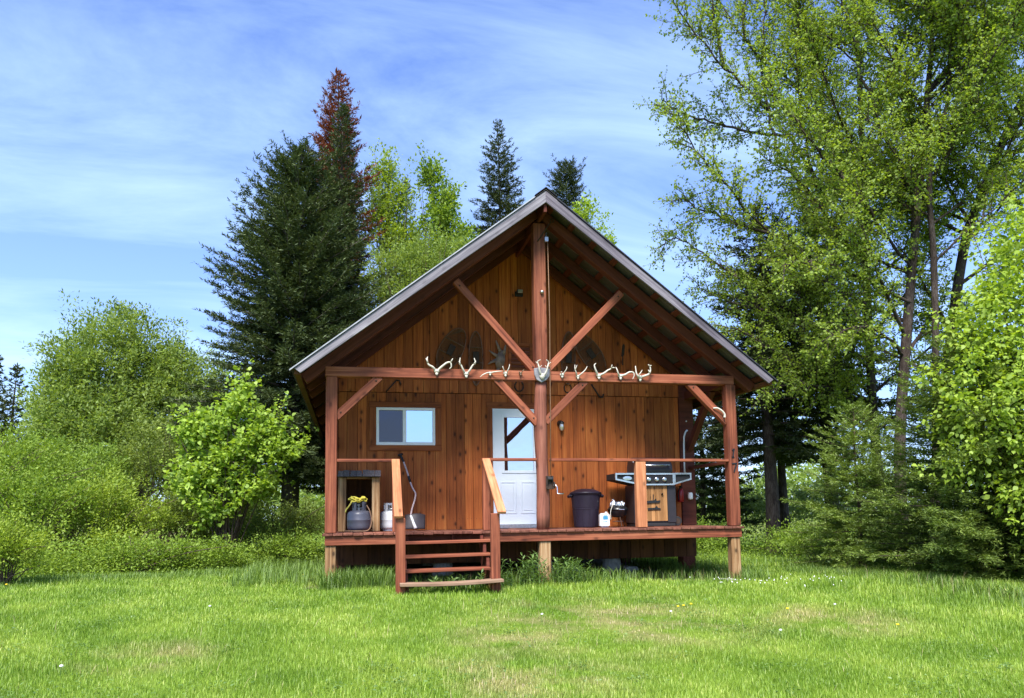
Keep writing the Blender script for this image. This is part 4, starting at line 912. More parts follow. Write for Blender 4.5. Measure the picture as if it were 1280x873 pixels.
def lumps(g):
    K = g.normal(0, 1, (9, 3)) * np.array([3.2] * 3); ph = g.uniform(0, 6.3, 9)
    return lambda d: np.sin(d @ K.T + ph).mean(1) * 1.6

def crown_tree(name, label, x, y, ells, mat, bark, seed, n_spray=300, per=40, spray=.55, rad=.13, leaf=.07, lw=.04, up=.6, shell=.45, stems=5, stem_r=.03, spread=.25, k=4, cat='tree', group=None, part=('trunk', 'crown'), lump=.16, single=False, low=-.35, droopleaf=.0, trunk_r=None):
    """ells: (cx,cy,cz,rx,ry,rz) around which sprays of leaves spread; stems fan from the base to the sprays"""
    g = np.random.default_rng(seed); zb = float(gz(x, y)) - .05; t = thing(name, label, cat, (x, y, zb + .05), group)
    E = np.array(ells, float); wgt = (E[:, 3] * E[:, 4] * E[:, 5]) ** (2 / 3); wgt /= wgt.sum()
    which = g.choice(len(E), n_spray, p=wgt); d = nrm(g.normal(0, 1, (n_spray, 3)))
    d[:, 2] = np.where(d[:, 2] < low, -d[:, 2] * .6, d[:, 2]); d = nrm(d)
    rr = (shell + (1 - shell) * g.random(n_spray) ** .6) * (1 + lump * lumps(g)(d))
    C = E[which, :3] + d * rr[:, None] * E[which, 3:6] - d * spray * .35
    A = nrm(d * .9 + np.array([0, 0, up]) + g.normal(0, .35, (n_spray, 3)))
    Ls = spray * g.uniform(.55, 1.25, n_spray) * np.where(g.random(n_spray) < .13, 1.7, 1.)
    zmin = gz(C[:, 0], C[:, 1]) + .06; C[:, 2] = np.maximum(C[:, 2], zmin)
    cnt = np.maximum(6, (per * g.uniform(.6, 1.3, n_spray)).astype(int)); idx = np.repeat(np.arange(n_spray), cnt)
    f = g.random(len(idx)); off = g.normal(0, 1, (len(idx), 3)) * (rad * (1.1 - .75 * f))[:, None]
    P = C[idx] + A[idx] * (Ls[idx] * f)[:, None] + off
    D = nrm(A[idx] * .5 + nrm(off) * .7 + g.normal(0, .45, (len(idx), 3)) - np.array([0, 0, droopleaf]))
    Nn = g.normal(0, .55, (len(idx), 3)) + np.array([0, -.25, 1.0])
    sc = g.uniform(.5, 1.35, len(idx))
    V = leaf_polys(P, D, Nn, leaf * sc, lw * sc * g.uniform(.85, 1.15, len(idx)), k)
    V[..., 2] = np.maximum(V[..., 2], (gz(P[:, 0], P[:, 1]) + .01)[:, None])
    W = Wood(); base = np.array([x, y, zb])
    if single:
        top = E[0, :3] + np.array([0, 0, .3 * E[0, 5]]); R0 = trunk_r or stem_r * 2
        tp = [base + (top - base) * q + np.array([.06 * math.sin(q * 5 + seed), .06 * math.cos(q * 4 + seed), 0]) for q in np.linspace(0, 1, 10)]
        W.tube(tp, np.linspace(R0, R0 * .3, 10), 8)
    order = g.permutation(n_spray)[:max(stems, int(n_spray * spread))]
    for n_, i in enumerate(order):
        end = C[i] + A[i] * Ls[i] * .8
        if single: st = tp[int(g.integers(3, 9))]
        else: st = base + np.array([g.normal(0, .10), g.normal(0, .10), 0]) * min(3, E[:, 3].max())
        mid = st * .5 + end * .5 + np.array([0, 0, .18 * abs(end[2] - st[2])]) + g.normal(0, .06, 3)
        c = polycurve([st, mid, end], 4); W.tube([tuple(p) for p in c], np.linspace(stem_r * g.uniform(.5, 1.), .004, len(c)), 4)
    W.build(part[0], bark, t, tuple(base)); poly_mesh(part[1], V, mat, t, tuple(base)); return t

def branchy_tree(name, label, trunks, limbs, mat, bark, seed, r_trunk, leaf=.064, lw=.048, sub_gap=.082, twig_gap=.072, leaf_gap=.031, extra=10, minz=2.0, group=None, bias=None):
    """trunks/limbs: traced way points; side branches, twigs and leaves grow from them"""
    g = np.random.default_rng(seed); b0 = np.array(trunks[0][0]); base = (b0[0], b0[1], float(gz(b0[0], b0[1])) - .1)
    t = thing(name, label, 'tree', (base[0], base[1], base[2] + .1), group); W = Wood(); LP = []; LD = []
    def curve(pts, n=7): return np.array([tuple(p) for p in polycurve(pts, n)])
    mains = []
    for i, tp in enumerate(trunks):
        tp = [tuple(p) for p in tp]
        if i == 0: tp[0] = (tp[0][0], tp[0][1], base[2])
        c = curve(tp); z = c[:, 2]; r0, r1 = r_trunk[i]; rad = np.linspace(r0, r1, len(c)); rad[0] *= 1.25 if i == 0 else 1
        W.tube(c, rad, 9); mains.append((c, rad))
    lim = []
    for lp in limbs:
        c = curve(lp); c += g.normal(0, .025, c.shape); W.tube(c, np.linspace(.038, .009, len(c)), 6); lim.append(c)
    for _ in range(extra):
        c, rad = mains[int(g.integers(len(mains)))]; ok = np.where(c[:, 2] > minz)[0]
        if len(ok) == 0: continue
        i = int(g.choice(ok)); a = g.uniform(0, 2 * PI); L = g.uniform(1.4, 3.4); d = np.array([math.cos(a), math.sin(a), 0])
        if bias is not None: d = nrm(d + np.array(bias) * .6)
        s = np.linspace(0, 1, 7)[:, None]; p = c[i] + d * L * s * .85 + np.array([0, 0, 1]) * L * (.55 * s + .15 * s ** 2) + np.cumsum(g.normal(0, .03, (7, 3)), 0)
        W.tube(p, np.linspace(min(.05, rad[i] * .45), .01, 7), 5); lim.append(p)
    def arc(p): return np.r_[0, np.cumsum(np.linalg.norm(np.diff(p, axis=0), axis=1))]
    def at(p, s, q): return np.array([np.interp(q, s, p[:, e]) for e in range(3)]), nrm(np.array([np.interp(q, s, np.gradient(p[:, e], s)) for e in range(3)]))
    tops = [c[-int(len(c) * .35):] for c, _ in mains]
    for p in lim + tops:
        s = arc(p); Lp = s[-1]; q = .18 * Lp
        while q < Lp:
            c0, tg = at(p, s, q); rv = nrm(g.normal(0, 1, 3)); rv -= tg * (rv @ tg); rv = nrm(rv)
            d = nrm(tg * .75 + rv * .75 + np.array([0, 0, .22])); L = g.uniform(.5, 1.35) * (1.05 - .5 * q / Lp)
            k = 5; ss = np.linspace(0, 1, k)[:, None]; b = c0 + d * L * ss + np.array([0, 0, -.14 * L]) * ss ** 2 + np.cumsum(g.normal(0, .018, (k, 3)), 0)
            W.tube(b, np.linspace(.011, .004, k), 4); sb = arc(b); u = .12 * L
            while u < sb[-1]:
                c1, t1 = at(b, sb, u); rv = nrm(g.normal(0, 1, 3)); d1 = nrm(t1 * .6 + rv * .8 + np.array([0, 0, .0])); l1 = g.uniform(.14, .42)
                W.tube([c1, c1 + d1 * l1], [.004, .0015], 3)
                n = max(3, int(l1 / leaf_gap)); w = np.linspace(.12, 1, n)
                LP.append(c1 + d1 * (l1 * w)[:, None] + g.normal(0, .015, (n, 3))); LD.append(nrm(d1 * .5 + g.normal(0, .8, (n, 3)) - np.array([0, 0, .35])))
                u += twig_gap * g.uniform(.7, 1.4)
            q += sub_gap * g.uniform(.6, 1.4)
    P = np.concatenate(LP); Dd = np.concatenate(LD); sc = g.uniform(.6, 1.3, len(P))
    V = leaf_polys(P, Dd, g.normal(0, .6, P.shape) + np.array([0, -.3, .8]), leaf * sc, lw * sc)
    W.build('trunk', bark, t, base); poly_mesh('crown', V, mat, t, base); return t

# --- left background
conifer('spruce_tree', 'broad dark green spruce towering left of the cabin, grey trunk showing beneath', -4.4, 9.67, 10.25, 3.1, M['spruce'], M['bark_grey'], 3, z0=.20, power=.52, step=.17, droop=.28, rise=.5, nb=10, r0=.27, needle=.12, nw=.027, dens=1.35, lean=(.15, .1),
        narrow=lambda u: (1 - u) ** .50 * (.9 + .1 * math.sin(u * 14)) * 1.04)
conifer('spruce_tree', 'slender dark spruce spire rising in front of the red topped tree', -3.15, 11.3, 12.45, 1.3, M['spruce_dk'], M['bark_dark'], 4, z0=.15, power=.62, step=.16, droop=.25, rise=.55, nb=7, r0=.2, needle=.115, nw=.027, dens=1.2)
conifer('fir_tree', 'tall fir with a dead rust red top and reddish lower twigs', -3.4, 15.1, 15.75, 1.95, M['spruce_red'], M['bark_dark'], 5, z0=.2, power=.6, step=.19, droop=.2, rise=.5, nb=7, r0=.2, needle=.13, nw=.032,
        dens=1.3, narrow=lambda u: min(.62, 1.25 * (1 - u) ** .6) * (.85 + .15 * math.sin(u * 40)) * (1.2 if u < .6 else 1.), irr=.45)
BG = 'broadleaf trees behind the cabin'
crown_tree('aspen_tree', 'thin yellow green broadleaf tree just right of the red topped fir', -1.5, 15.9, [(-1.65, 15.9, 12.2, .40, .5, 1.2), (-2.1, 15.9, 11.4, .45, .5, 1.3), (-1.25, 15.8, 11.2, .40, .5, 1.2), (-1.9, 15.9, 9.9, .85, .8, 1.9), (-1.0, 15.7, 9.3, .8, .8, 1.8)], M['birch'], M['bark_grey'], 21, 290, 46, .7, .14, .10, .06, 1.0, .3, single=True, trunk_r=.10, stem_r=.03, group=BG, lump=.3)
conifer('spruce_tree', 'little dark spruce between two broadleaf trees behind the roof', -.86, 17.9, 13.3, 1.15, M['spruce_dk'], M['bark_dark'], 6, z0=.35, power=.8, step=.24, nb=6, r0=.12, needle=.13, nw=.032)
crown_tree('maple_tree', 'open topped green broadleaf tree left of the tall narrow spruce', .2, 14.7, [(-.15, 14.7, 11.5, .45, .5, .85), (.35, 14.7, 10.9, .45, .5, .8), (.1, 14.7, 10.1, .75, .7, .9), (.6, 14.7, 9.3, .95, .9, 1.1), (-.3, 14.7, 8.5, 1.1, 1., 1.2)], M['shrub'], M['bark_grey'], 22, 260, 48, .6, .15, .11, .075, .9, .3, single=True, trunk_r=.10, stem_r=.03, group=BG, lump=.3)
crown_tree('willow_bush', 'rounded pale green bushy tree close behind the left roof slope', -.95, 10.3, [(-1.3, 10.4, 6.4, 1.5, 1.2, 1.6), (-.3, 10.4, 6.9, 1.3, 1.2, 1.4), (-2.2, 10.5, 5.0, 1.2, 1.1, 1.5)], M['willow'], M['bark_twig'], 23, 600, 60, .5, .13, .085, .04, .6, .4, stems=8, stem_r=.03, group=BG, lump=.2)
conifer('spruce_tree', 'tall narrow spruce with a dense top and thin drooping boughs above the roof', 3.0, 18.8, 16.4, 2.0, M['spruce_dk'], M['bark_dark'], 7, z0=.50, step=.20, droop=.45, rise=.5, nb=6, r0=.16, needle=.13, nw=.032, gap=.1,
        dens=1.2, narrow=lambda u: min(1, (1 - u) * 9) * ((.16 + .75 * (1 - u)) if u > .55 else (.55 + 1.0 * (.55 - u))), irr=.35)
conifer('spruce_tree', 'small club shaped spruce top peeking over the roof ridge', 6.33, 20.3, 15.65, 1.1, M['spruce_dk'], M['bark_dark'], 8, z0=.55, step=.17, droop=.3, rise=.6, nb=7, r0=.12, needle=.13, nw=.032, narrow=lambda u: .75 if .55 < u < .9 else (.45 if u < .55 else .75 * (1 - u) / .1))
crown_tree('poplar_tree', 'sunny green broadleaf crown just right of the roof ridge', 6.1, 16.6, [(6.05, 16.6, 11.5, .5, .6, .8), (6.5, 16.6, 10.4, .8, .7, 1.0)], M['bright'], M['bark_grey'], 24, 60, 42, .5, .14, .11, .07, .8, .3, single=True, trunk_r=.08, stem_r=.025, group=BG)
crown_tree('willow_tree', 'big rounded olive green willow at the lawn edge far left of the cabin', -9.8, 14.2, [(-9.9, 14.2, 4.2, 2.3, 2.0, 2.3), (-10.9, 14., 3.0, 1.5, 1.6, 1.9), (-8.2, 14.2, 3.2, 1.9, 1.8, 2.4), (-9.6, 13.2, 2.0, 2.6, 1.8, 2.0), (-11.4, 13.5, .8, 1.3, 1.4, 1.3), (-7.6, 13.4, 1.4, 1.5, 1.3, 1.6)], M['willow'], M['bark_grey'], 25, 2100, 60, .55, .15, .115, .05, .7, .45, stems=14, stem_r=.05, spread=.07, lump=.22)
for i, (x, y, z, rr) in enumerate(((-17.2, 25.5, 6.9, 1.5), (-18.6, 27., 7.6, 1.7), (-15.6, 28.5, 7.6, 1.6), (-20.3, 26, 7.9, 1.8), (-14.2, 30., 6.8, 1.6))):
    conifer('conifer_tree', ('dark conifer at the far left edge, partly behind the willow', 'pointed dark conifer second from the far left', 'distant dark conifer just left of the willow crown', 'tallest dark conifer beyond the left edge thicket', 'distant dark conifer hidden behind the willow')[i], x, y, z, rr, M['spruce_dk'], M['bark_dark'], 30 + i, z0=.05, power=.8, step=.3, nb=6, needle=.2, nw=.07, dens=.8, group='distant conifers at the left')
# --- left thicket
SG = 'shrubs in the left thicket'
crown_tree('maple_sapling', 'young maple with glowing bright green leaves left of the porch', -5.25, 4.9, [(-4.98, 4.85, 2.35, .30, .35, .60), (-5.45, 4.8, 1.95, .40, .4, .45), (-5.85, 4.8, 1.75, .34, .4, .45), (-4.45, 4.8, 1.85, .35, .4, .50), (-4.15, 4.8, 1.45, .38, .4, .40), (-5.05, 4.75, 1.35, .6, .5, .5), (-5.7, 4.75, .95, .6, .5, .42), (-5.95, 4.7, .75, .32, .35, .3), (-4.85, 4.7, .70, .55, .45, .40), (-5.35, 4.6, .30, .4, .35, .3)], M['maple'], M['bark_twig'], 41, 420, 28, .52, .065, .09, .068, 1.0, .3, stems=12, stem_r=.016, spread=.12, k=6, lump=.35, droopleaf=.3, low=-.8)
shr = [('tall olive bush standing between the willow and the young maple', -7.6, 9.6, [(-7.6, 9.6, 1.2, 1.4, 1.1, 1.6), (-6.5, 9.4, .7, 1.1, 1., 1.4), (-5.6, 9.2, .1, .9, .8, 1.1)], 'shrub_ol', 620, 50, .065),
       ('big mid green bush below the willow crown', -9.4, 9.2, [(-9.4, 9.2, 1.0, 1.4, 1.2, 1.4), (-10.8, 9.2, 1.0, 1.3, 1., 1.4), (-10., 8.6, .2, 1.5, .9, 1.)], 'shrub_cool', 680, 50, .065),
       ('bright green rounded shrub at the left end of the thicket', -8.7, 4.6, [(-8.4, 4.6, .35, .75, .7, .75), (-9.3, 4.8, .45, .8, .8, .9), (-8.9, 4.2, -.2, .9, .6, .5)], 'shrub', 460, 44, .055),
       ('yellow green shrub in the middle of the left thicket', -7.5, 5.2, [(-7.6, 5.2, .30, .75, .7, .75), (-6.9, 5.3, .05, .6, .6, .6), (-7.3, 4.7, -.35, .8, .5, .4)], 'shrub_ylw', 420, 44, .055),
       ('small dense shrub at the left edge of the lawn', -7.75, 1.3, [(-7.75, 1.3, -.30, .5, .45, .45)], 'shrub_ylw', 200, 44, .045),
       ('dark leaved bush under the young maple', -6.25, 6.0, [(-6.2, 6.0, .1, .7, .6, .8), (-5.6, 6.2, -.2, .7, .6, .6)], 'shrub_ol', 330, 44, .055),
       ('pale brambly shrub between the maple and the cabin', -4.5, 6.2, [(-4.5, 6.2, -.25, .9, .7, .65), (-3.95, 6.9, -.1, .7, .7, .7)], 'shrub_ol', 300, 34, .05),
       ('low leafy shrub at the foot of the left thicket', -6.7, 3.6, [(-6.7, 3.6, -.58, .75, .4, .38), (-6.0, 4.0, -.55, .7, .4, .38), (-5.2, 4.2, -.6, .6, .35, .3)], 'shrub', 260, 36, .05),
       ('grey green bush at the far left behind the bright shrubs', -11.0, 6.4, [(-11., 6.4, .9, 1.3, 1., 1.4), (-9.9, 7.0, 1.0, 1.2, 1., 1.2), (-8.6, 7.2, .6, 1.1, .9, 1.1)], 'shrub', 560, 46, .06),
       ('low green shrub beside the cabin wall below the eave', -4.0, 5.1, [(-4.05, 5.1, -.55, .6, .5, .4)], 'shrub', 130, 34, .05)]
for i, (lb, x, y, el, mt, ns, per, lf) in enumerate(shr):
    crown_tree('shrub', lb, x, y, el, M[mt], M['bark_twig'], 60 + i, ns, per, .34, .09, lf, lf * .55, .6, .35, stems=10, stem_r=.014, spread=.12, cat='shrub', group=SG, part=('stem', 'foliage'), lump=.25)

# --- right side: big birches
A = [(10.14, 5.71, -1.23), (9.8, 5.5, 1.75), (9.6, 5.24, 4.89), (9.49, 4.98, 7.84), (9.38, 4.76, 10.39), (9.23, 4.57, 12.74), (9.03, 4.34, 15.68)]
AL = [[(9.55, 5.12, 6.27), (7.37, 4.78, 9.19), (5.63, 4.5, 10.55), (4.49, 4.32, 11.67), (3.87, 4.16, 12.54)],
      [(9.49, 5.0, 7.64), (7.93, 5.06, 10.41), (6.58, 5.21, 11.8), (5.6, 5.24, 13.58)],
      [(9.6, 5.28, 4.5), (6.65, 4.65, 6.72), (4.87, 4.17, 8.1), (4.06, 3.96, 9.02)],
      [(9.6, 5.33, 3.91), (7.05, 6.19, 5.86), (5.67, 6.86, 7.17), (5.1, 7.01, 7.28)],
      [(9.66, 5.45, 2.54), (6.6, 4.46, 3.83), (5.24, 4.22, 4.36)],
      [(9.44, 4.9, 8.82), (8.69, 5.76, 12.18), (8.24, 6.1, 15.03)],
      [(9.59, 5.15, 5.87), (7.16, 3.49, 7.05), (5.43, 2.76, 7.65)],
      [(9.7, 5.4, 2.93), (7.31, 4.38, 3.1), (6.02, 4.2, 2.86)],
      [(9.53, 5.07, 6.86), (9.31, 5.87, 9.69), (9.27, 6.61, 12.78)],
      [(7.37, 4.78, 9.19), (6.2, 5.2, 9.5), (5.0, 5.3, 9.8), (4.4, 5.3, 10.1)], [(5.63, 4.5, 10.55), (5.3, 4.3, 11.9), (5.2, 4.2, 13.2)], [(6.58, 5.21, 11.8), (6.6, 5.1, 13.), (6.9, 5., 14.)],
      [(7.0, 4.7, 8.7), (6.6, 4.5, 10.4), (6.7, 4.4, 12.2), (6.9, 4.4, 13.4)], [(8.2, 5., 8.0), (7.7, 4.7, 9.8), (7.6, 4.5, 12.0), (7.8, 4.4, 13.6)], [(6.65, 4.65, 6.72), (5.3, 4.6, 7.0), (4.5, 4.7, 7.4)], [(8.2, 5., 4.6), (6.6, 5.2, 5.0), (5.3, 5.4, 5.5)]]
B = [(9.13, 3.87, -1.26), (8.99, 3.63, 1.58), (9.15, 3.33, 4.39), (9.32, 3.1, 6.49), (9.48, 2.88, 8.42), (9.56, 2.76, 9.47), (9.64, 2.63, 10.7), (9.51, 2.42, 13.15)]
B1 = [(9.56, 2.77, 9.38), (10.16, 2.57, 10.16), (10.42, 2.41, 11.38), (10.55, 2.23, 12.96)]
B2 = [(9.45, 3.39, -1.27), (9.47, 3.02, 2.57), (9.41, 2.76, 5.48), (9.32, 2.65, 6.85), (9.38, 2.54, 7.88), (9.7, 2.36, 9.07), (9.74, 2.16, 11.13), (9.76, 1.99, 12.84)]
BL = [[(9.37, 3.04, 7.02), (8.03, 2.62, 8.87), (7.39, 2.38, 10.62), (6.88, 2.08, 11.76)], [(9.24, 3.21, 5.44), (7.22, 2.46, 6.97), (5.96, 2.12, 7.89), (5.06, 1.72, 8.58)],
      [(9.48, 2.9, 8.24), (9.21, 3.27, 10.29), (10.28, 3.4, 12.06)], [(9.2, 3.28, 4.74), (6.9, 2.68, 5.32), (5.5, 2.32, 5.11)], [(9.1, 3.4, 3.6), (7.6, 2.6, 4.0), (6.4, 2.4, 3.6)]]
C = [(10.43, 4.63, -1.36), (10.69, 4.19, 2.76), (11.13, 3.77, 6.28), (11.67, 3.51, 7.86), (12.21, 3.26, 9.24), (12.67, 3.08, 10.16), (13.39, 2.72, 12.38), (13.74, 2.48, 14.23)]
CL = [[(11.58, 3.55, 7.58), (9.74, 2.83, 8.41), (8.7, 2.42, 9.54)], [(12.21, 3.26, 9.24), (11.96, 3.64, 11.22), (12.45, 3.8, 13.87)], [(11.22, 3.73, 6.47), (11.72, 3.05, 7.18), (12.16, 2.38, 7.85)], [(11.9, 3.4, 8.6), (12.6, 3., 9.2), (13.2, 2.6, 10.8)]]
RG = 'tall spring birches at the right'
branchy_tree('birch_tree', 'tall birch whose long bare limbs sweep out over the cabin roof', [A], AL, M['birch'], M['bark_dark'], 101, [(.13, .025)], extra=28, group=RG, bias=(-.5, -.2, 0))
branchy_tree('birch_tree', 'stout forked birch with a thick grey trunk right of the sweeping one', [B, B1], BL, M['birch'], M['bark_dark'], 102, [(.135, .03), (.08, .025)], extra=30, group=RG)
branchy_tree('birch_tree', 'slim dark stemmed birch close to the stout forked trunk', [B2], [], M['birch'], M['bark_dark'], 103, [(.085, .02)], extra=14, group=RG)
branchy_tree('birch_tree', 'birch with a trunk leaning out past the right picture edge', [C], CL, M['birch'], M['bark_dark'], 104, [(.13, .05)], extra=28, group=RG)
# --- right side: old spruces with bare lower trunks
OG = 'old spruces right of the cabin'
for i, (x, y, z, rr, r0, lb) in enumerate(((7.54, 6.6, 8.2, 2.5, .20, 'old spruce with a bare dark trunk nearest the cabin corner'), (9.9, 7.6, 9.0, 2.4, .215, 'thickest bare spruce trunk right of the nearest one'), (9.7, 9.6, 8.6, 2.3, .15, 'thin spruce trunk between two thicker ones'))):
    conifer('spruce_tree', lb, x, y, z, rr, M['spruce_dk'], M['bark_dark'], 120 + i, z0=.31, power=.55, step=.26, droop=.28, rise=.25, nb=6, r0=r0, needle=.12, nw=.036, dens=1.0, group=OG, dead=.12, irr=.4)
conifer('spruce_tree', 'dark spruce seen through the porch corner opening', 7.6, 10.6, 5.4, 2.2, M['spruce'], M['bark_dark'], 130, z0=.12, power=.6, step=.24, droop=.25, rise=.3, nb=6, r0=.12, needle=.12, nw=.036, dens=1.)
# --- right foreground
conifer('young_spruce', 'young light green spruce with a thin leader in front of the trunks', 6.35, 1.5, 2.15, 1.5, M['spruce_ylw'], M['bark_twig'], 131, z0=.03, power=.62, step=.105, droop=.30, rise=.35, nb=6, r0=.05, needle=.065, nw=.016, dens=1.5, tw_len=.36, narrow=lambda u: (1 - u) ** .62)
conifer('spruce_tree', 'low dark spruce with boughs sweeping the grass at the right', 6.9, -.75, 3.0, 2.1, M['spruce_mid'], M['bark_dark'], 132, z0=.03, power=.55, step=.125, droop=.22, rise=.25, nb=8, r0=.10, needle=.07, nw=.017, dens=1.5, narrow=lambda u: (1 - u) ** .5)
crown_tree('birch_tree', 'bright leafy young birch at the right picture edge', 7.75, -1.0, [(8.1, -1.0, 4.0, 1.0, .9, 1.15), (7.5, -1.1, 3.0, 1.1, .9, 1.1), (6.9, -1.3, 2.3, 1.0, .8, .9), (6.5, -1.5, 1.5, .75, .7, .7), (7.4, -1.5, 1.6, 1.2, .9, 1.1), (8.6, -1.3, 2.4, 1.2, .9, 1.6), (7.7, -1.8, .6, 1.0, .8, .9), (8.7, -1.6, .8, 1.1, .9, 1.2), (7.0, -2.1, .5, .7, .6, .6), (7.9, -2.4, .2, .8, .6, .7), (6.2, -1.6, .9, .5, .5, .45), (6.9, -2.3, -.2, .7, .5, .5), (7.9, -2.8, -.4, .8, .5, .5)], M['bright'], M['bark_twig'], 140, 1350, 32, .42, .12, .075, .055, .3, .3, stems=16, stem_r=.024, spread=.08, k=6, lump=.3, droopleaf=.6, low=-.8)
shr2 = [('pale leafed bush behind the porch corner', 8.3, 12.2, [(8.3, 12.2, .3, 1.5, 1.1, 1.25), (9.7, 12.6, .1, 1.3, 1., 1.1)], 'shrub_pale', 260, 40, .075),
        ('light green bush between the spruce trunks', 10.3, 11.5, [(10.4, 11.5, .0, 1.6, 1., 1.1), (12.2, 11.5, .1, 1.4, 1., 1.2)], 'shrub_pale', 260, 36, .075),
        ('low green shrub at the foot of the nearest spruce trunk', 7.3, 5.2, [(7.2, 5.2, -.60, .9, .6, .4), (8.2, 5.0, -.6, .9, .6, .4)], 'shrub', 210, 32, .05),
        ('small yellow green shrub near the young spruce', 6.6, 3.4, [(6.6, 3.4, -.55, .8, .5, .4)], 'shrub', 130, 32, .05),
        ('leafy low shrub behind the right porch leg', 5.0, 6.9, [(5.0, 6.9, -.55, 1.0, .7, .4), (6.1, 7.2, -.5, .8, .7, .45)], 'shrub', 200, 32, .055),
        ('dark bush under the leaning birch', 10.5, 2.4, [(10.5, 2.4, -.2, 1.4, .9, .9)], 'shrub_ol', 220, 40, .06)]
for i, (lb, x, y, el, mt, ns, per, lf) in enumerate(shr2):
    crown_tree('shrub', lb, x, y, el, M[mt], M['bark_twig'], 160 + i, ns, per, .34, .10, lf, lf * .6, .6, .3, stems=9, stem_r=.012, spread=.1, cat='shrub', group='shrubs at the right', part=('stem', 'foliage'), lump=.25)

# --- distant woods: one mass round the back
g = np.random.default_rng(77); n = 2600
az = g.uniform(-1.25, 1.25, n); rd = g.uniform(44, 62, n); hx = rd * np.sin(az); hy = rd * np.cos(az)
top = 3.6 + 1.6 * np.sin(az * 9 + 1) + 1.1 * np.sin(az * 23) ; hz = gz(hx, hy) + g.random(n) ** .8 * top
idx = np.repeat(np.arange(n), 26); P = np.c_[hx, hy, hz][idx] + g.normal(0, .55, (len(idx), 3)); P[:, 2] = np.maximum(P[:, 2], -.8)
V = leaf_polys(P, g.normal(0, 1, P.shape), g.normal(0, 1, P.shape) + np.array([0, -.4, .8]), .42 * g.uniform(.6, 1.3, len(P)), .22)
dw = poly_mesh('distant_woods', V, M['willow']); tag(dw, 'far off light green scrub woods beyond the clearing', 'woods', kind='stuff')

n = 1500; sx = np.r_[g.uniform(6, 34, 1000), g.uniform(-34, -11, 500)]; sy = np.r_[g.uniform(12, 42, 1000), g.uniform(14, 42, 500)]; hh = g.uniform(.25, 1.3, n)
idx = np.repeat(np.arange(n), 42); P = np.c_[sx, sy, gz(sx, sy)][idx] + np.c_[g.normal(0, .5, (len(idx), 2)), np.zeros(len(idx))]; P[:, 2] += hh[idx] * g.random(len(idx)) ** .6
V = leaf_polys(P, g.normal(0, 1, P.shape) + np.array([0, 0, .4]), g.normal(0, .7, P.shape) + np.array([0, -.3, .9]), .15 * g.uniform(.5, 1.3, len(P)), .075)
ms = poly_mesh('meadow_scrub', V, M['shrub_pale']); tag(ms, 'rough pale green scrub covering the clearing behind the trees', 'scrub', kind='stuff')

# ================================================================== GROUND, LAWN, GROUND COVER
def sheet():
    q = np.r_[-500, -250, -120, -70, np.arange(-44, -16, 4), np.arange(-16, 16.01, .5), np.arange(20, 46, 4), 70, 120, 250, 500]
    X, Y = np.meshgrid(q, q, indexing='ij'); Z = gz(X, Y); n = len(q)
    V = np.stack([X, Y, Z], -1).reshape(-1, 3); F = [(i * n + j, (i + 1) * n + j, (i + 1) * n + j + 1, i * n + j + 1) for i in range(n - 1) for j in range(n - 1)]
    me = bpy.data.meshes.new('ground'); me.from_pydata(V.tolist(), [], F); me.polygons.foreach_set('use_smooth', [True] * len(F)); me.materials.append(M['ground']); me.update()
    return link(bpy.data.objects.new('ground', me))
ground = sheet(); ground['kind'] = 'structure'; ground['label'] = 'mown green lawn running out into rough ground'
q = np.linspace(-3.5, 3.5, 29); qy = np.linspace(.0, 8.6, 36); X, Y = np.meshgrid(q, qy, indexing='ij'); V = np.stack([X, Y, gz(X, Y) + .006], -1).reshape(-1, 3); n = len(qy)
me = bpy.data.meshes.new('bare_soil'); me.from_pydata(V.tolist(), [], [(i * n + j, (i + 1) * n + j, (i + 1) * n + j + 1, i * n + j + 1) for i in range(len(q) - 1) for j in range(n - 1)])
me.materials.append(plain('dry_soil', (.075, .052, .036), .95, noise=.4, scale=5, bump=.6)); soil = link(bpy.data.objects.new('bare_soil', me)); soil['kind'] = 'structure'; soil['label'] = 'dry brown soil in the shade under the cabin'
CAMX, CAMY = -2.796, -11.245
def in_view(x, y, margin=.06):
    dx, dy = x - CAMX, y - CAMY; f = dx * .2010 + dy * .9752; rr = dx * .9796 - dy * .2005
    return (f > 2.5) & (np.abs(rr) < f * (.664 + margin) + 1.6), f
def blades(x, y, h, w, lean, g, k=1.):
    n = len(x); a = g.uniform(0, 2 * PI, n); z = gz(x, y) - .006
    P = np.c_[x, y, z]; S = np.c_[np.cos(a), np.sin(a), np.zeros(n)] * (w / 2)[:, None]
    b = a + PI / 2 * g.choice([-1, 1], n) + g.normal(0, .15, n); Ld = np.c_[np.cos(b), np.sin(b), np.zeros(n)] * (h * lean)[:, None]; up = np.c_[np.zeros((n, 2)), h]
    mid = P + Ld * .36 + up * .62
    return np.stack([P - S, P + S, mid + S * .72, P + Ld + up * g.uniform(.85, 1., n)[:, None], mid - S * .72], 1)
g = np.random.default_rng(5)
def scatter(n, power):
    # positions in the wedge the lawn fills, denser near the viewer
    f = 3.6 + (27 - 3.6) * g.random(n) ** power; rr = g.uniform(-1, 1, n) * (f * .84 + 2.6)
    x = CAMX + f * .2010 + rr * .9796; y = CAMY + f * .9752 - rr * .2005; return x, y, f
x, y, f = scatter(1100000, 1.75)
clump = .75 + .5 * np.sin(x * 2.3 + np.sin(y * 1.7) * 2) * np.sin(y * 2.9 + np.sin(x * 1.3) * 2)
under = (np.abs(x) < 3.25) & (y > .1) & (y < 8.4)
keep = ~under & ~((np.abs(x) < 3.3) & (y > -.05) & (y < .1))
bare = np.exp(-((x + .1) ** 2 / 2.2 + (y + 3.3) ** 2 / .8)); keep &= g.random(len(x)) > bare * .55
x, y, f, clump = x[keep], y[keep], f[keep], clump[keep]; bare = bare[keep]
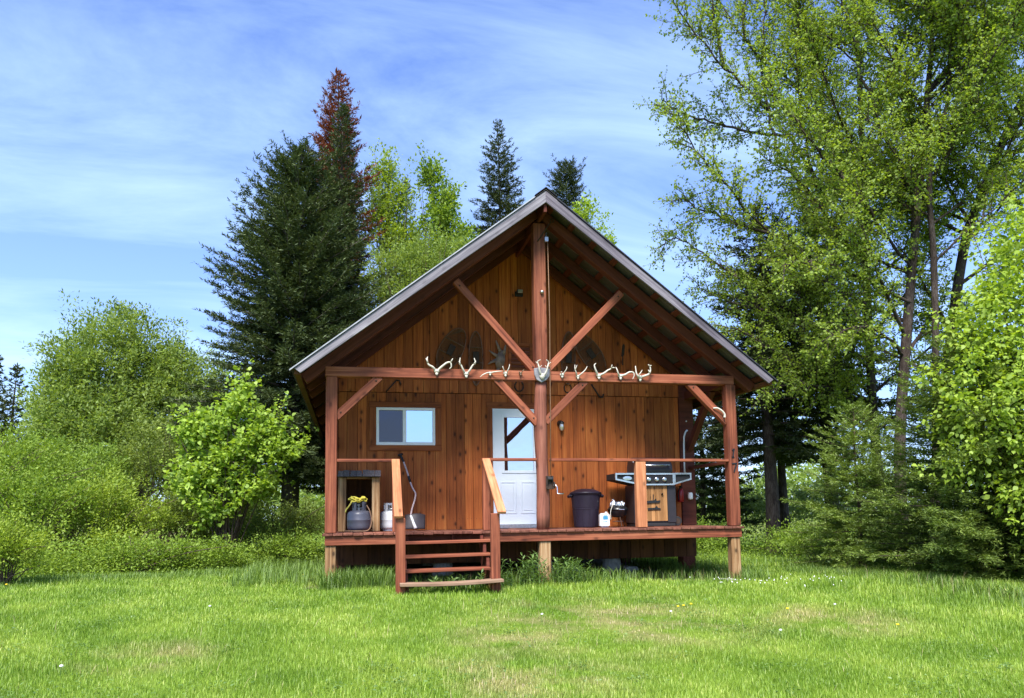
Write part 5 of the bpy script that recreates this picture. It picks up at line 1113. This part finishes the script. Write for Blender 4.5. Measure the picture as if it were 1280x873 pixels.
edge = np.clip((y - (-.2)) / 1.2, 0, 1) * np.clip((6 - np.abs(x)) / 2, 0, 1)
right = np.clip((x - 3.8 - (y + 2) * .35) / 1.0, 0, 1) * (y < 3)
h = (.032 + .024 * clump) * g.uniform(.55, 1.35, len(x)) * (1 - .45 * bare) * (1 + .9 * right) * np.clip(f / 9, .85, 1.5)
w = np.clip(.0036 * f / 6.5, .0036, .018) * g.uniform(.7, 1.3, len(x))
V = blades(x, y, h, w, g.uniform(.1, .75, len(x)), g)
lawn = blade_mesh('lawn_grass', V, M['grass']); tag(lawn, 'short mown grass with worn and yellowed patches', 'grass', kind='stuff')
# taller grass: by the porch, along the thickets, under the right spruces
tx = []; ty = []; th = []
def strip(n, x0, x1, y0, y1, h0, h1):
    tx.append(g.uniform(x0, x1, n)); ty.append(g.uniform(y0, y1, n)); th.append(g.uniform(h0, h1, n))
strip(2600, -3.25, -2.2, -.45, .45, .10, .36); strip(500, -2.1, -.95, -1.05, -.2, .06, .22); strip(900, -.85, 1.2, -.4, .3, .08, .28); strip(800, .9, 3.1, -.05, .8, .06, .22)
strip(900, 3.0, 3.6, -.3, 1.2, .08, .25); strip(3500, 3.4, 7.5, 1.5, 6.5, .07, .22); strip(1800, 2.6, 3.6, 1.0, 4.0, .08, .30); strip(2600, -4.6, -3.2, .6, 5.0, .08, .32); strip(1800, -3.1, 3.1, .4, 1.6, .05, .16)
n = 5200; s = g.random(n); ex = 5.05 + .5 * s + g.normal(0, .3, n); ey = -3.3 + 4.2 * s * 1.0 + g.normal(0, .15, n); tx.append(5.4 - .2 * s + g.normal(0, .28, n)); ty.append(-3.6 + 5.4 * s); th.append(g.uniform(.05, .20, n))
n = 5200; s = g.random(n); tx.append(-8.2 + 4.2 * s + g.normal(0, .35, n)); ty.append(1.3 + 2.6 * s + g.normal(0, .35, n)); th.append(g.uniform(.05, .15, n))
x = np.concatenate(tx); y = np.concatenate(ty); h = np.concatenate(th)
V = blades(x, y, h, g.uniform(.006, .012, len(x)), g.uniform(.15, .8, len(x)), g)
tg = blade_mesh('tall_grass', V, M['tallgrass']); tag(tg, 'uncut tall grass round the porch legs and thicket edges', 'grass', kind='stuff')
n = 170; s = g.random(n); x = np.r_[5.3 + g.normal(0, .25, n), g.uniform(-3.1, 3.0, 160)]; y = np.r_[-3.5 + 4.2 * s, g.uniform(-.1, .9, 160)]
V = blades(x, y, g.uniform(.10, .28, len(x)), g.uniform(.003, .006, len(x)), g.uniform(.1, .7, len(x)), g)
ds = blade_mesh('dry_grass', V, M['straw']); tag(ds, 'thin dry straw stalks among the grass at the edges', 'grass', kind='stuff')
# ground cover along the left thicket and the right rear
n = 1500; s = g.random(n); cxs = np.r_[-8.6 + 5.0 * s[:900] + g.normal(0, .3, 900), g.uniform(3.6, 10.5, 600)]; cys = np.r_[2.2 + 3.1 * s[:900] + np.abs(g.normal(0, .7, 900)), g.uniform(4.2, 11.0, 600)]
hh = .06 + .62 * g.random(n) ** 2.2; idx = np.repeat(np.arange(n), 30)
P = np.c_[cxs, cys, gz(cxs, cys)][idx] + np.c_[g.normal(0, .15, (len(idx), 2)), np.zeros(len(idx))]; P[:, 2] += hh[idx] * g.random(len(idx)) ** .7
V = leaf_polys(P, g.normal(0, 1, P.shape) * np.array([1, 1, .5]) + np.array([0, 0, .25]), g.normal(0, .5, P.shape) + np.array([0, -.2, 1]), .055 * g.uniform(.6, 1.3, len(P)), .03)
gcv = poly_mesh('ground_cover', V, M['shrub']); tag(gcv, 'low leafy weeds matting the thicket edges', 'ground cover', kind='stuff')

n = 260; f = 4.2 + 12 * g.random(n) ** 1.4; rr = g.uniform(-1, 1, n) * (f * .7 + 1.); wx = CAMX + f * .2010 + rr * .9796; wy = CAMY + f * .9752 - rr * .2005
ok = ((np.abs(wx) > 3.4) | (wy < -1.4)) & (wy < 3.5); wx, wy = wx[ok], wy[ok]; idx = np.repeat(np.arange(len(wx)), 46); sz = g.uniform(.05, .22, len(wx))
P = np.c_[wx, wy, np.zeros(len(wx))][idx] + np.c_[g.normal(0, 1, (len(idx), 2)) * sz[idx][:, None], np.zeros(len(idx))]; P[:, 2] = gz(P[:, 0], P[:, 1]) + g.uniform(.012, .05, len(idx))
V = leaf_polys(P, np.c_[g.normal(0, 1, (len(idx), 2)), g.uniform(-.1, .35, len(idx))], g.normal(0, .3, P.shape) + np.array([0, 0, 1]), g.uniform(.016, .034, len(idx)), g.uniform(.012, .02, len(idx)))
lw_ = poly_mesh('clover_patch', V, M['weed']); tag(lw_, 'clover and plantain leaves matted into the lawn', 'ground cover', kind='stuff')
n = 600; f = 4.2 + 9 * g.random(n) ** 1.3; rr = g.uniform(-1, 1, n) * (f * .7 + 1.); x = CAMX + f * .2010 + rr * .9796; y = CAMY + f * .9752 - rr * .2005
n2 = 350; x = np.r_[x, -.2 + g.normal(0, 1.1, n2)]; y = np.r_[y, -3.4 + g.normal(0, .6, n2)]; ok = (np.abs(x) > 3.4) | (y < -1.3); x, y = x[ok], y[ok]
V = blades(x, y, g.uniform(.04, .13, len(x)), g.uniform(.003, .005, len(x)), g.uniform(.1, 1.2, len(x)), g)
th_ = blade_mesh('thatch', V, M['straw']); tag(th_, 'scattered dead straw and seed stalks standing in the lawn', 'grass', kind='stuff')

# leafy weeds by the steps and below the door: each a stem with narrow leaves
def weed(label, x, y, H, ns, seed, spread=.12, group='leafy weeds by the porch'):
    gg_ = np.random.default_rng(seed); z = float(gz(x, y)); t = thing('weed_plant', label, 'weed', (x, y, z), group)
    W = Wood(); LP = []; LD = []
    for i in range(ns):
        px, py = x + gg_.normal(0, spread), y + gg_.normal(0, spread * .6); hh = H * gg_.uniform(.6, 1.1); q = gg_.normal(0, .12, 2)
        pts = [(px, py, z - .02), (px + q[0] * hh * .4, py + q[1] * hh * .4, z + hh * .5), (px + q[0] * hh, py + q[1] * hh, z + hh)]
        W.tube(pts, [.005, .004, .002], 4); n = int(hh / .018); f = np.linspace(.15, 1, n); P = np.stack([np.interp(f, [0, .5, 1], [p[e] for p in pts]) for e in range(3)], 1)
        a = gg_.uniform(0, 6.3) + np.arange(n) * 2.4; LP.append(P); LD.append(np.c_[np.cos(a), np.sin(a), gg_.uniform(.15, .9, n)])
    P = np.concatenate(LP); D = np.concatenate(LD); V = leaf_polys(P, D, gg_.normal(0, .2, P.shape) + np.array([0, 0, 1]), gg_.uniform(.06, .12, len(P)), gg_.uniform(.016, .026, len(P)))
    W.build('stem', M['weed'], t, (x, y, z)); poly_mesh('foliage', V, M['weed'], t, (x, y, z)); return t
for i, (x, y, H, ns, sp, lb) in enumerate(((-1.72, -.95, .22, 3, .04, 'small leafy weed behind the bottom step'), (-1.45, -.95, .24, 4, .05, 'leafy weed sprouting at the middle of the bottom step'), (-1.22, -.95, .22, 3, .05, 'weed sprig right of the middle of the bottom step'),
      (-.35, -.25, .42, 22, .20, 'bushy clump of narrow leaved weeds below the door'), (.12, -.28, .38, 20, .20, 'dense weed clump in front of the middle porch leg'), (.55, -.2, .30, 12, .16, 'thin weed clump right of the middle porch leg'), (-.75, -.5, .25, 8, .1, 'low weed clump against the foot of the stairs'),
      (-2.6, .0, .22, 8, .16, 'weed clump under the porch floor near the left leg'))):
    weed(lb, x, y, H, ns, 200 + i, sp)
# dandelions and clover heads
def flower(label, x, y, mat, r=.018, h=.07, name='dandelion', group='dandelions in the lawn'):
    z = float(gz(x, y)); t = thing(name, label, 'flower', (x, y, z), group)
    b = MB(); b.tube([(x, y, z - .01), (x + .008, y, z + h)], .0025, 5); b.build('stem', M['weed'], t)
    b = MB(); b.lathe([(0, h - .006), (r * .7, h - .002), (r, h + .004), (r * .6, h + .012), (0, h + .014)], (x + .008, y, z), 10); b.build('flower_head', M[mat], t, smooth=True)
M['dandelion'] = plain('dandelion_yellow', (.75, .52, .01), .7); M['seedhead'] = plain('seed_head_white', (.70, .70, .66), .8)
for i, (x, y, lb) in enumerate(((-6.62, -2.35, 'yellow dandelion alone on the left part of the lawn'), (-7.5, .75, 'yellow dandelion at the left lawn edge below the small shrub'), (.88, -2.75, 'yellow dandelion beside the worn patch'), (.97, -2.7, 'second yellow dandelion touching the one beside the worn patch'), (1.10, -2.62, 'yellow dandelion at the end of the little row by the worn patch'),
      (2.55, -4.3, 'yellow dandelion low on the right part of the lawn'), (-3.6, 1.9, 'yellow dandelion near the left porch leg'), (-4.6, 3.0, 'yellow dandelion in front of the pale brambly shrub'), (2.0, -3.2, 'yellow dandelion in the thin grass right of the worn patch'))):
    flower(lb, x, y, 'dandelion')
for i, (x, y, lb) in enumerate(((-.85, -3.2, 'white seed head left of the worn patch'), (.62, -3.15, 'white seed head right of the worn patch'), (2.6, -3.2, 'white seed head on the right lawn'), (-4.9, -4.9, 'white seed head on the left foreground grass'), (-4.3, -2.4, 'white seed head midway across the left lawn'), (1.2, -4.4, 'white seed head on the foreground right of centre'))):
    flower(lb, x, y, 'seedhead', .016, .08, 'seed_head', 'seed heads in the lawn')
for i in range(46):
    x = 3.3 + g.normal(0, .75); y = -.75 + g.normal(0, .45) + .15 * (x - 3.3); z = float(gz(x, y))
    if i == 0:
        b = MB(); b.lathe([(0, 0), (.007, .003), (.009, .010), (.005, .016), (0, .018)], (0, 0, 0), 7); cl = b.build('clover_flower', M['seedhead'], smooth=True)
    else: cl = cl.copy(); COL.objects.link(cl)
    cl.location = (x, y, z + .045 + g.random() * .02)
    tag(cl, 'tiny white clover head in the grass before the right porch leg', 'flower', 'white clover heads in the grass')

# ================================================================== SKY, SUN, CAMERA
EL, AZ = math.radians(54), math.radians(202)      # azimuth clockwise from +y: the sun stands behind the viewer's left shoulder
sd = Vector((math.sin(AZ) * math.cos(EL), math.cos(AZ) * math.cos(EL), math.sin(EL)))
world = bpy.data.worlds.new('World'); scene.world = world; world.use_nodes = True
nt = world.node_tree; nt.nodes.clear(); L = nt.links.new
sky = N(nt, 'ShaderNodeTexSky', sky_type='NISHITA'); sky.sun_disc = False; sky.sun_elevation = EL; sky.sun_rotation = AZ; sky.air_density = 1.0; sky.dust_density = .4; sky.ozone_density = 2.0
tc = N(nt, 'ShaderNodeTexCoord')
sep = N(nt, 'ShaderNodeSeparateXYZ'); L(tc.outputs['Generated'], sep.inputs[0])
# project the view direction on a high cloud layer
zz = mathn(nt, 'MAXIMUM', mathn(nt, 'ADD', sep.outputs[2], .12), .04)
cx_ = N(nt, 'ShaderNodeCombineXYZ'); L(mathn(nt, 'DIVIDE', sep.outputs[0], zz), cx_.inputs[0]); L(mathn(nt, 'DIVIDE', sep.outputs[1], zz), cx_.inputs[1])
mp = N(nt, 'ShaderNodeMapping'); mp.inputs['Rotation'].default_value = (0, 0, math.radians(-40)); mp.inputs['Scale'].default_value = (.6, 1.15, 1); L(cx_.outputs[0], mp.inputs[0])
nz = N(nt, 'ShaderNodeTexNoise', Scale=1.6, Detail=9., Roughness=.62, Distortion=.7); L(mp.outputs[0], nz.inputs['Vector'])
nb = N(nt, 'ShaderNodeTexNoise', Scale=.8, Detail=3., Roughness=.5); L(cx_.outputs[0], nb.inputs['Vector'])
s_ = mathn(nt, 'ADD', mathn(nt, 'MULTIPLY', nz.outputs[0], .6), mathn(nt, 'MULTIPLY', nb.outputs[0], .4))
cr = ramp(nt, [(.43, (0, 0, 0)), (.60, (1, 1, 1))]); L(s_, cr.inputs[0])
hz = N(nt, 'ShaderNodeMapRange'); hz.inputs[1].default_value = .55; hz.inputs[2].default_value = .0; hz.inputs[3].default_value = .0; hz.inputs[4].default_value = .75; L(sep.outputs[2], hz.inputs[0])
fac = mathn(nt, 'MINIMUM', mathn(nt, 'ADD', mathn(nt, 'MULTIPLY', cr.outputs[0], .44), mathn(nt, 'MULTIPLY', hz.outputs[0], .42)), .9)
base = mixc(nt, 1., sky.outputs[0], (.84, .99, 1.48), 'MULTIPLY')
col = mixc(nt, fac, base, (4.5, 6.2, 8.4))
bg = N(nt, 'ShaderNodeBackground', Strength=.10); L(col, bg.inputs[0])
wo = N(nt, 'ShaderNodeOutputWorld'); L(bg.outputs[0], wo.inputs[0])
sun = bpy.data.lights.new('sun', 'SUN'); sun.energy = 4.7; sun.angle = math.radians(20); sun.color = (1, .955, .88)
so = bpy.data.objects.new('sun', sun); so.rotation_euler = (-sd).to_track_quat('-Z', 'Y').to_euler(); so.location = (0, -20, 30); COL.objects.link(so)

cam = bpy.data.cameras.new('camera'); co = bpy.data.objects.new('camera', cam); COL.objects.link(co)
Rm = Matrix(((0.9795781359699437, -0.20053250999555813, -0.014607804918330046), (-0.004254879242147054, -0.09331117855229616, 0.9956279023610258), (-0.20101883377506038, -0.9752331702685584, -0.0922588319655726))).transposed()
mw = Rm.to_4x4(); mw.translation = (-2.79622316, -11.24470685, .20594114); co.matrix_world = mw
cam.sensor_width = 36; cam.lens = 964.7619 / 1280 * 36; cam.shift_y = (556.165 - 436.5) / 1280; cam.clip_start = .1; cam.clip_end = 3000
scene.camera = co
scene.view_settings.view_transform = 'Standard'; scene.view_settings.look = 'None'; scene.view_settings.exposure = 1.05; scene.view_settings.gamma = 1
scene.cycles.max_bounces = 10; scene.cycles.diffuse_bounces = 7; scene.cycles.glossy_bounces = 3; scene.cycles.transmission_bounces = 4; scene.cycles.transparent_max_bounces = 4
scene.cycles.use_denoising = True
try: scene.cycles.denoiser = 'OPENIMAGEDENOISE'
except Exception: pass
scene.cycles.sample_clamp_indirect = 6
